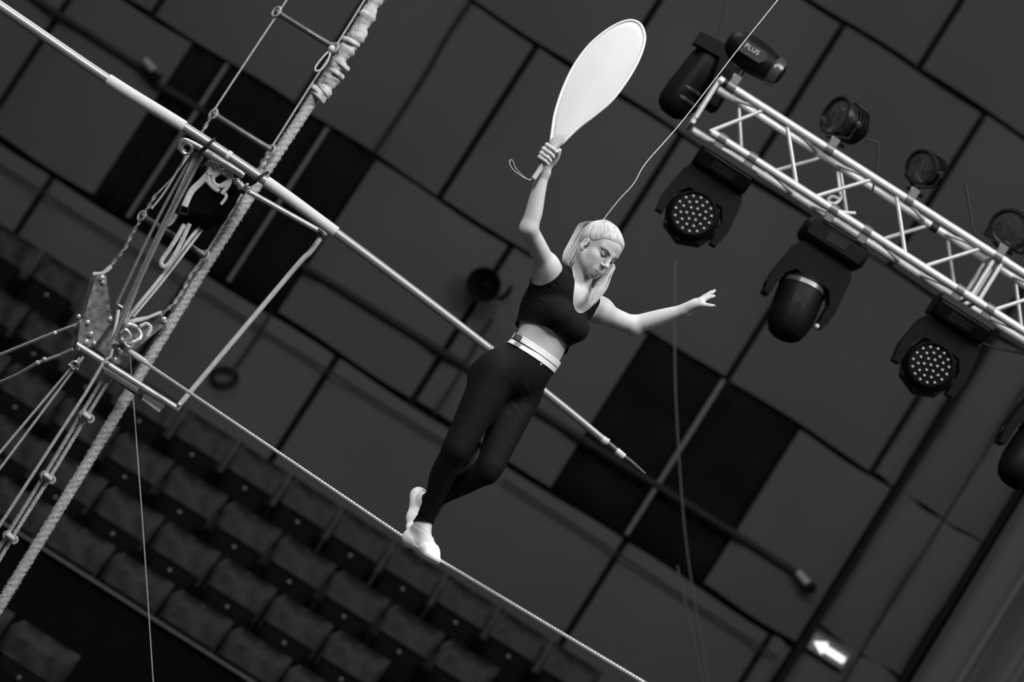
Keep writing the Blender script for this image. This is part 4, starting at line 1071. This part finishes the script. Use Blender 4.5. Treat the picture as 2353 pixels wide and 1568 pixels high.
# ---- clothing: offset surfaces of the body, cut along hems
m_black_top = mat('top_fabric', .0045, .85, var=.15, scale=60, spec=.12, bump=.15, bscale=220)
m_legging = mat('legging_fabric', .0042, .7, var=.12, scale=90, spec=.11, bump=.12, bscale=260)
m_white = mat('white_shoe', .70, .75, var=.06, scale=30, bump=.08, bscale=110)
m_sock = mat('sock', .50, .8, var=.05, scale=60, bump=.06, bscale=160)
m_belt = mat('belt_white', .72, .5, var=.05, scale=40)
def biggest(V, F_):                          # largest connected piece only
    lab = np.arange(len(V))
    e = np.array([(f[k], f[k - 1]) for f in F_ for k in range(len(f))])
    while True:
        m_ = np.minimum(lab[e[:, 0]], lab[e[:, 1]]); new = lab.copy(); np.minimum.at(new, e[:, 0], m_); np.minimum.at(new, e[:, 1], m_); new = new[new]
        if (new == lab).all(): break
        lab = new
    c = np.bincount(lab); keep = c[lab] > .12 * c.max(); mp = np.cumsum(keep) - 1
    return V[keep], [[int(mp[i]) for i in f] for f in F_ if keep[f[0]]]
def garment(name, off, region, lo_, hi_, h, material, parent, thick=.0016):
    evf = lambda Pb: sk.ev(Pb) - (off(Pb) if callable(off) else off)
    V, Q = extract(evf, lo_, hi_, h); V2, F2 = biggest(*clip(V, Q, region(V)))
    o = mesh_obj(name, V2, F2, material, parent)
    sd = o.modifiers.new('thickness', 'SOLIDIFY'); sd.thickness = thick; sd.offset = 1
    return o
zW = WA.z
def proj(V, c): q_ = V - A3(c); return q_ @ A3(Lv), q_ @ A3(Fv), q_[:, 2]
def segdist(V, pts):
    d = np.full(len(V), 9.0)
    for a, b in zip(pts[:-1], pts[1:]):
        a = A3(a); b = A3(b); ab = b - a; t = np.clip(((V - a) @ ab) / (ab @ ab), 0, 1); d = np.minimum(d, np.sqrt(((V - a - t[:, None] * ab) ** 2).sum(1)))
    return d
hemR = kneeR.lerp(ankR, .955); hemL = kneeL.lerp(ankL, .90)
def leg_region(V):
    dR = segdist(V, [kneeR, ankR, heelR, toeR]) ; dL = segdist(V, [kneeL, ankL, heelL, toeL])
    gR = (V - A3(hemR)) @ A3(Vector((-.40, .15, .90)).normalized()); gL = (V - A3(hemL)) @ A3((kneeL - ankL).normalized())
    g = np.where(dR < dL, gR, gL)
    low = V[:, 2] < kneeR.z + .05
    return np.minimum(np.where(low, g, .1), zW - .030 - V[:, 2])
def leg_off(Pb):
    z_ = Pb[..., 2]
    q_ = Pb - A3(HC).astype(np.float32); l_ = q_ @ A3(Lv).astype(np.float32); f_ = q_ @ A3(Fv).astype(np.float32); zz_ = q_[..., 2]
    g1 = np.exp(-((l_ - .035) ** 2 + (zz_ + .075) ** 2) / .0016) * (f_ > 0); g2 = np.exp(-(zz_ + .005) ** 2 / .003 - (l_ - .03) ** 2 / .006) * (f_ > 0)
    kn_ = Pb[..., 2] - hemR.z; g3 = np.exp(-((kn_ - .018) / .016) ** 2)
    return .0030 + .0010 * g1 * np.sin(150 * (zz_ + .55 * l_)) + .0006 * g2 * np.sin(190 * (zz_ + .3 * l_)) + .0013 * g3 * np.sin(330 * (kn_ + .1 * l_))
box_lo = A3((HC.x - .30, 11.6, zs - .04)); box_hi = A3((HC.x + .34, 12.4, zW + .06))
garment('leggings', leg_off, leg_region, box_lo, box_hi, .0042, m_legging, woman)
zC, zN = CH_.z, NB.z
def top_off(Pb):
    z_ = Pb[..., 2]; t_ = np.clip((zC - .045 - z_) / .07, 0, 1); 
    q_ = Pb - A3(CH_).astype(np.float32); l_ = q_ @ A3(Lv).astype(np.float32)
    return .0035 + .010 * t_ * t_ + .0007 * np.sin(z_ * 330 + 2 * np.sin(z_ * 70)) * np.exp(-((l_ + .145) / .015) ** 2)
def top_region(V):
    l, f, z_ = proj(V, NB)
    zz_ = V[:, 2]
    hem = zz_ - (zW + .064 + .35 * np.clip(f, -.06, .11) - .10 * l)
    depth = np.where(f > 0, .098, .10)
    scoop = np.sqrt((l / .078) ** 2 + ((z_ - .045) / (depth + .045)) ** 2) - 1
    aR = np.interp(z_, [-.126, -.116, -.09, -.05, -.015, .02, .05], [.30, .21, .185, .170, .160, .150, .140])
    aL = np.interp(z_, [-.126, -.108, -.08, -.04, .02], [.30, .125, .103, .096, .096])
    arm = np.where(l < 0, aR + l, aL - l)
    return np.minimum(np.minimum(np.minimum(hem, scoop * .06), arm), .048 - z_)
garment('crop_top', top_off, top_region, A3((CH_.x - .26, 11.72, zW + .02)), A3((CH_.x + .26, 12.3, zN + .07)), .004, m_black_top, woman, .0022)
# belt: two strips and a buckle
garment('belt', .0065, lambda V: np.minimum(V[:, 2] - (zW - .007), zW + .019 - V[:, 2]), A3((WA.x - .2, 11.8, zW - .03)), A3((WA.x + .2, 12.2, zW + .04)), .0045, m_belt, woman, .003)
garment('waistband', .0055, lambda V: np.minimum(V[:, 2] - (zW - .033), zW - .010 + .004 * np.sin((V[:, 0] - WA.x) * 22) - V[:, 2]), A3((WA.x - .2, 11.8, zW - .05)), A3((WA.x + .2, 12.2, zW + .01)), .0045, m_belt, woman, .002)
c = P(1190, 775, 11.875)
bR = Matrix((Vector((.92, -.38, 0)), Vector((.38, .92, 0)), Vector((0, 0, 1)))).transposed()
bk = MB().box(c, (.036, .012, .034), bR, .004).build('buckle', mat('buckle_metal', .10, .3, metal=.8, var=.6, scale=120), woman)
for dz in (-.009, 0, .009): MB().box(c + Vector((.0, -.008, dz)), (.024, .006, .0035), bR, .001).build('buckle_bar', m_steel, bk)
MB().lathe(P(1243, 838, 11.875), P(1243, 838, 11.8), [(0, .0045), (.004, .0045), (.005, .003)], 12).build('snap_button', m_steel, woman)
# shoes and socks
def foot_region(ank, heel, toe, up, zt, low_):
    def reg(V):
        d1 = segdist(V, [ank, heel, toe]); d2 = segdist(V, [kneeL, ankL, heelL, toeL] if ank is ankR else [kneeR, ankR, heelR, toeR])
        own = d2 - d1
        return np.minimum(own, low_(V))
    return reg
def shoeR(V):
    q_ = V - A3(Vector((ankR.x, ankR.y, zs))); f = q_ @ A3(FD); z_ = q_[:, 2]
    return .044 + .026 * np.clip(-(f + .005) / .03, 0, 1) - .026 * np.clip((f - .01) / .05, 0, 1) + .045 * np.clip((f - .095) / .025, 0, 1) - z_
garment('shoe', .0055, foot_region(ankR, heelR, toeR, Uv, 0, shoeR), A3((ankR.x - .12, ankR.y - .25, zs - .03)), A3((ankR.x + .25, ankR.y + .16, zs + .16)), .0036, m_white, woman, .002)
garment('sock', .0025, foot_region(ankR, heelR, toeR, Uv, 0, lambda V: zs + .082 - V[:, 2]), A3((ankR.x - .12, ankR.y - .25, zs - .03)), A3((ankR.x + .25, ankR.y + .16, zs + .16)), .0036, m_sock, woman, .0018)
garment('shoe', .0050, foot_region(ankL, heelL, toeL, up2, 0, lambda V: .045 + .03 * np.clip((((V - A3(heelL)) @ A3(fd2)) - .1) / .03, 0, 1) - (V - A3(heelL)) @ A3(up2)), A3((ankL.x - .16, ankL.y - .2, ankL.z - .2)), A3((ankL.x + .2, ankL.y + .2, ankL.z + .12)), .0036, m_white, woman, .002)
garment('sock', .0025, foot_region(ankL, heelL, toeL, up2, 0, lambda V: .052 - (V - A3(heelL)) @ A3(up2)), A3((ankL.x - .16, ankL.y - .2, ankL.z - .2)), A3((ankL.x + .2, ankL.y + .2, ankL.z + .12)), .0036, m_sock, woman, .0015)
MB().tube(smooth_path([P(954, 1138, 12.22), P(957, 1131, 12.22), P(962, 1131, 12.21), P(964, 1137, 12.2)], 5), .0028, 8).build('heel_loop', m_sock, woman)

# ---- hair
m_hair = mat('blonde_hair', .45, .42, var=.35, scale=9, stretch=(60, 60, 6), spec=.4, attr='tone')
hc = Field()
hc.ell(H(0, -.016, .038), (.0765, .0945, .0810), HAX, .02); hc.ell(H(0, .029, .050), (.0625, .0575, .0525), HAX, .03)
hc.ell(H(0, -.05, .09), (.035, .04, .03), HAX, .03)
def hair_region(V):
    q_ = loc(V); x, y, z_ = np.abs(q_[:, 0]), q_[:, 1], q_[:, 2]
    hz = np.interp(y, [-.12, -.06, -.02, .0, .02, .035, .05, .065, .085], [-.06, -.045, .0, .016, .020, .034, .054, .064, .068])
    return z_ - hz + .012 * np.clip((.06 - x) / .06, 0, 1) * (y > .03) * -1
V, Q = extract(hc.ev, A3(HD) - .16, A3(HD) + .18, .003)
V2, F2 = clip(V, Q, hair_region(V))
hair = mesh_obj('hair', V2, F2, m_hair, woman, np.full(len(V2), .62)); sd = hair.modifiers.new('thickness', 'SOLIDIFY'); sd.thickness = .010; sd.offset = -1  # cap toned darker, painting shade into the gaps between strands
# brushed-back strands over the cap to the tie at the crown
tie = Vector((-.018, -.060, .100))
def ell_pt(d):
    d = Vector(d); c0 = Vector((0, -.016, .038)); r0 = (.0795, .0975, .0835)
    k = 1 / math.sqrt((d.x / r0[0]) ** 2 + (d.y / r0[1]) ** 2 + (d.z / r0[2]) ** 2); p = c0 + d * k
    c1 = Vector((0, .028, .052)); r1 = (.067, .061, .056); e = p - c1
    s_ = math.sqrt((e.x / r1[0]) ** 2 + (e.y / r1[1]) ** 2 + (e.z / r1[2]) ** 2)
    if s_ < 1: p = c1 + e / s_
    return p
st = MB(); c0 = Vector((0, -.016, .038))
starts = []; st_t = []
gh = hair_region(V2); VL = loc(V2); edge = VL[np.abs(gh) < .0035]; inner = VL[(gh > .0035) & (VL[:, 1] > -.06)]
for k in range(1150):
    e_ = edge[rng.integers(len(edge))] if k % 4 else inner[rng.integers(len(inner))]
    starts.append(Vector(e_) * 1.0 + Vector((0, 0, random.uniform(-.003, .002))))
for p0 in starts:
    d0 = (p0 - c0); d1 = (tie + Vector((random.uniform(-.012, .012), random.uniform(-.012, .012), 0)) - c0); pts_ = []; lift = random.uniform(.004, .03)
    for i in range(9):
        t_ = i / 8; d = d0.lerp(d1, t_); p = ell_pt(d.normalized()); p = p0.lerp(p, min(1, t_ * 5)); p = c0 + (p - c0) * ((.975 if i == 0 else .996) + lift * math.sin(t_ * 3.14) + .012 * min(1, t_ * 4))
        pts_.append(H(*p))
    st.tube(pts_, [(.0002 if i == 0 else .0007 + .0013 * math.sin(math.pi * (i + .6) / 9.2)) for i in range(9)], 5)
    st_t += [random.uniform(.55, 1.3)] * 45
o = st.build('hair_strands', m_hair, woman); set_tone(o, st_t); o['kind'] = 'stuff'
MB().lathe(H(*(tie + Vector((.0, .004, -.008)))), H(*(tie + Vector((-.006, -.02, .02)))), [(0, .020), (.006, .023), (.012, .023), (.018, .019)], 16).build('hair_tie', mat('hair_band', .3, .6), woman)
def lock(paths, n, spread, r, seed):         # bundle of strands following a guide
    rnd = random.Random(seed); b = MB(); tn = []; g_ = smooth_path(paths, 6)
    for k in range(n):
        a = rnd.uniform(0, 6.28); rr = math.sqrt(rnd.random()); off = (math.cos(a) * rr, math.sin(a) * rr); ln = rnd.uniform(.86, 1.0); pts_ = []
        m_ = int(len(g_) * ln)
        for i in range(m_):
            t_ = i / (len(g_) - 1); w_ = float(np.interp(t_, [q_[0] for q_ in spread], [q_[1] for q_ in spread])); w2 = float(np.interp(t_, [q_[0] for q_ in spread], [q_[2] for q_ in spread]))
            pts_.append(g_[i] + XH * off[0] * w_ + YH * off[1] * w2 + Vector((math.sin(i * .5 + k), 0, 0)) * .0008)
        b.tube(pts_, [r * (1 if i < m_ * .7 else max(.15, 1 - (i - m_ * .7) / (m_ * .3))) for i in range(m_)], 5); tn += [rnd.uniform(.5, 1.3)] * (5 * m_)
    b.tone = tn
    return b
XH = Vector((1, 0, 0)); YH = Vector((0, 1, 0))
tp = H(*tie)
lk = lock([tp, P(1352, 520, 12.05), P(1334, 545, 12.04), P(1318, 573, 12.0), P(1306, 597, 11.97), P(1301, 612, 11.96)], 150, [(0, .014, .014), (.25, .036, .026), (.7, .033, .022), (1, .022, .018)], .0022, 3); o = lk.build('ponytail', m_hair, woman); set_tone(o, lk.tone); o['kind'] = 'stuff'
lk = lock([tp, H(.055, -.075, .07), H(.070, -.035, -.01), P(1408, 609, 12.03), P(1397, 632, 12.0), P(1380, 660, 11.96), P(1364, 684, 11.93), P(1354, 703, 11.9)], 110, [(0, .012, .012), (.3, .012, .02), (.5, .010, .016), (.7, .026, .014), (.9, .021, .012), (1, .008, .008)], .0020, 5); o = lk.build('front_lock', m_hair, woman); set_tone(o, lk.tone); o['kind'] = 'stuff'
fly = MB(); rnd = random.Random(9)
for k in range(26):
    a = rnd.uniform(-1, 1); p0 = Vector((a * .06, rnd.uniform(-.05, .09), 0)); d = (Vector((p0.x, p0.y, .09)) - c0).normalized(); p = ell_pt(d)
    e = p + Vector((rnd.uniform(-.02, .02), rnd.uniform(-.03, .0), rnd.uniform(.002, .012)))
    fly.tube(smooth_path([H(*p), H(*((p + e) / 2 + d * .004)), H(*e)], 3), .0004, 4)
o = fly.build('flyaway_hair', m_hair, woman); set_tone(o, [1.0] * len(fly.v)); o['kind'] = 'stuff'
# eyes, earring, nails
for s in (-1, 1):
    e_ = MB().ball(H(s * .0315, .0735, -.0035), (.0105, .0105, .0105), 14).build('eye', mat('eye_white', .07, .25), woman)
    MB().ball(H(s * .0310, .0815, -.0085), .0036, 10).build('iris', mat('iris_dark', .015, .15), e_)
MB().ball(H(-.0805, .0, -.055), .0034, 10).build('earring', m_steel, woman)
m_nail = mat('nail_polish', .06, .12, var=.9, scale=250)
MB().ball(thumb_tip + Vector((.004, -.0062, .0)), (.0070, .0035, .0052), 12).build('nail', m_nail, woman)
MB().ball(G(.030, 40, .0285), (.0045, .003, .0045), 10).build('nail', m_nail, woman)

# ---- fan held in the raised hand
m_fancloth = mat('fan_cloth', .66, .65, var=.035, scale=10, spec=.3)
m_fanrim = mat('fan_rim', .74, .5)
fan = thing('balance_fan', hb, 'large white teardrop hand fan with taped handle and wrist loop', 'fan')
fa = ea_; n0 = Vector((-.42, -.88, .12)); n0 = (n0 - fa * n0.dot(fa)).normalized()
def onplane(x, y, d=0.0):
    r_ = ray(x, y); o_ = ht + n0 * d; t_ = (o_ - CAM).dot(n0) / r_.dot(n0); return CAM + r_ * t_
ol = [(452, 1165), (470, 1030), (492, 900), (560, 690), (660, 480), (800, 290), (960, 155), (1090, 85), (1190, 68), (1262, 105), (1298, 195), (1288, 300), (1230, 450), (1130, 620), (1000, 790), (850, 920), (700, 1035), (560, 1170)]
op = smooth_path([onplane(1150 + x / 3.92, 30 + y / 3.92) for x, y in ol], 6)
MB().tube(op, .0058, 10).build('rim', m_fanrim, fan)
cen = sum(op, Vector()) / len(op); vs = []; fs = []; nr = 8; n = len(op)
for j in range(1, nr + 1):
    for p in op: vs.append(cen.lerp(p, j / nr) + n0 * (.010 * math.cos(math.pi / 2 * j / nr)))
for j in range(nr - 1):
    for i in range(n): fs.append((j * n + i, j * n + (i + 1) % n, (j + 1) * n + (i + 1) % n, (j + 1) * n + i))
fs.append(tuple(range(n))[::-1])
cl = MB().add(vs, fs).build('cloth', m_fancloth, fan, angle=180); sd = cl.modifiers.new('thickness', 'SOLIDIFY'); sd.thickness = .002
MB().tube([hb, hb.lerp(ht, .5), ht - ea_ * .01], [.0105, .0112, .0115], 14).build('handle', m_tape, fan)
w0 = op[0]; w1 = op[-1]; base_mid = w0.lerp(w1, .5)
hw = (w1 - w0).length / 2
neck = MB(); wdir = (w1 - w0).normalized()
rings = [(ht - ea_ * .048, .0125), (ht - ea_ * .030, .0150), (ht.lerp(base_mid, .5) - ea_ * .014, hw * .95), (base_mid, hw * 1.36), (base_mid + ea_ * .022, hw * 1.30)]
vs = []
for c_, wd_ in rings:
    for k in range(14):
        t_ = 2 * math.pi * k / 14; vs.append(c_ + wdir * math.cos(t_) * wd_ + n0 * math.sin(t_) * .0125)
fs = [(i * 14 + k, i * 14 + (k + 1) % 14, (i + 1) * 14 + (k + 1) % 14, (i + 1) * 14 + k) for i in range(4) for k in range(14)] + [tuple(range(14)), tuple(56 + k for k in range(14))]
neck.add(vs, fs).build('neck_wrap', m_tape, fan)
lp_ = [(958, 1300), (930, 1330), (870, 1340), (790, 1325), (710, 1290), (560, 1190), (430, 1090), (330, 980), (280, 870), (275, 790), (320, 750), (370, 790), (410, 880), (460, 1000), (540, 1100), (640, 1200), (740, 1285), (830, 1345), (920, 1365), (985, 1355), (1000, 1310)]
MB().tube(smooth_path([P(1150 + x / 13.07, 310 + y / 13.07, 11.66 - .01 * math.sin(i * .3)) for i, (x, y) in enumerate(lp_)], 5), .0016, 8).build('wrist_loop', m_web, fan)
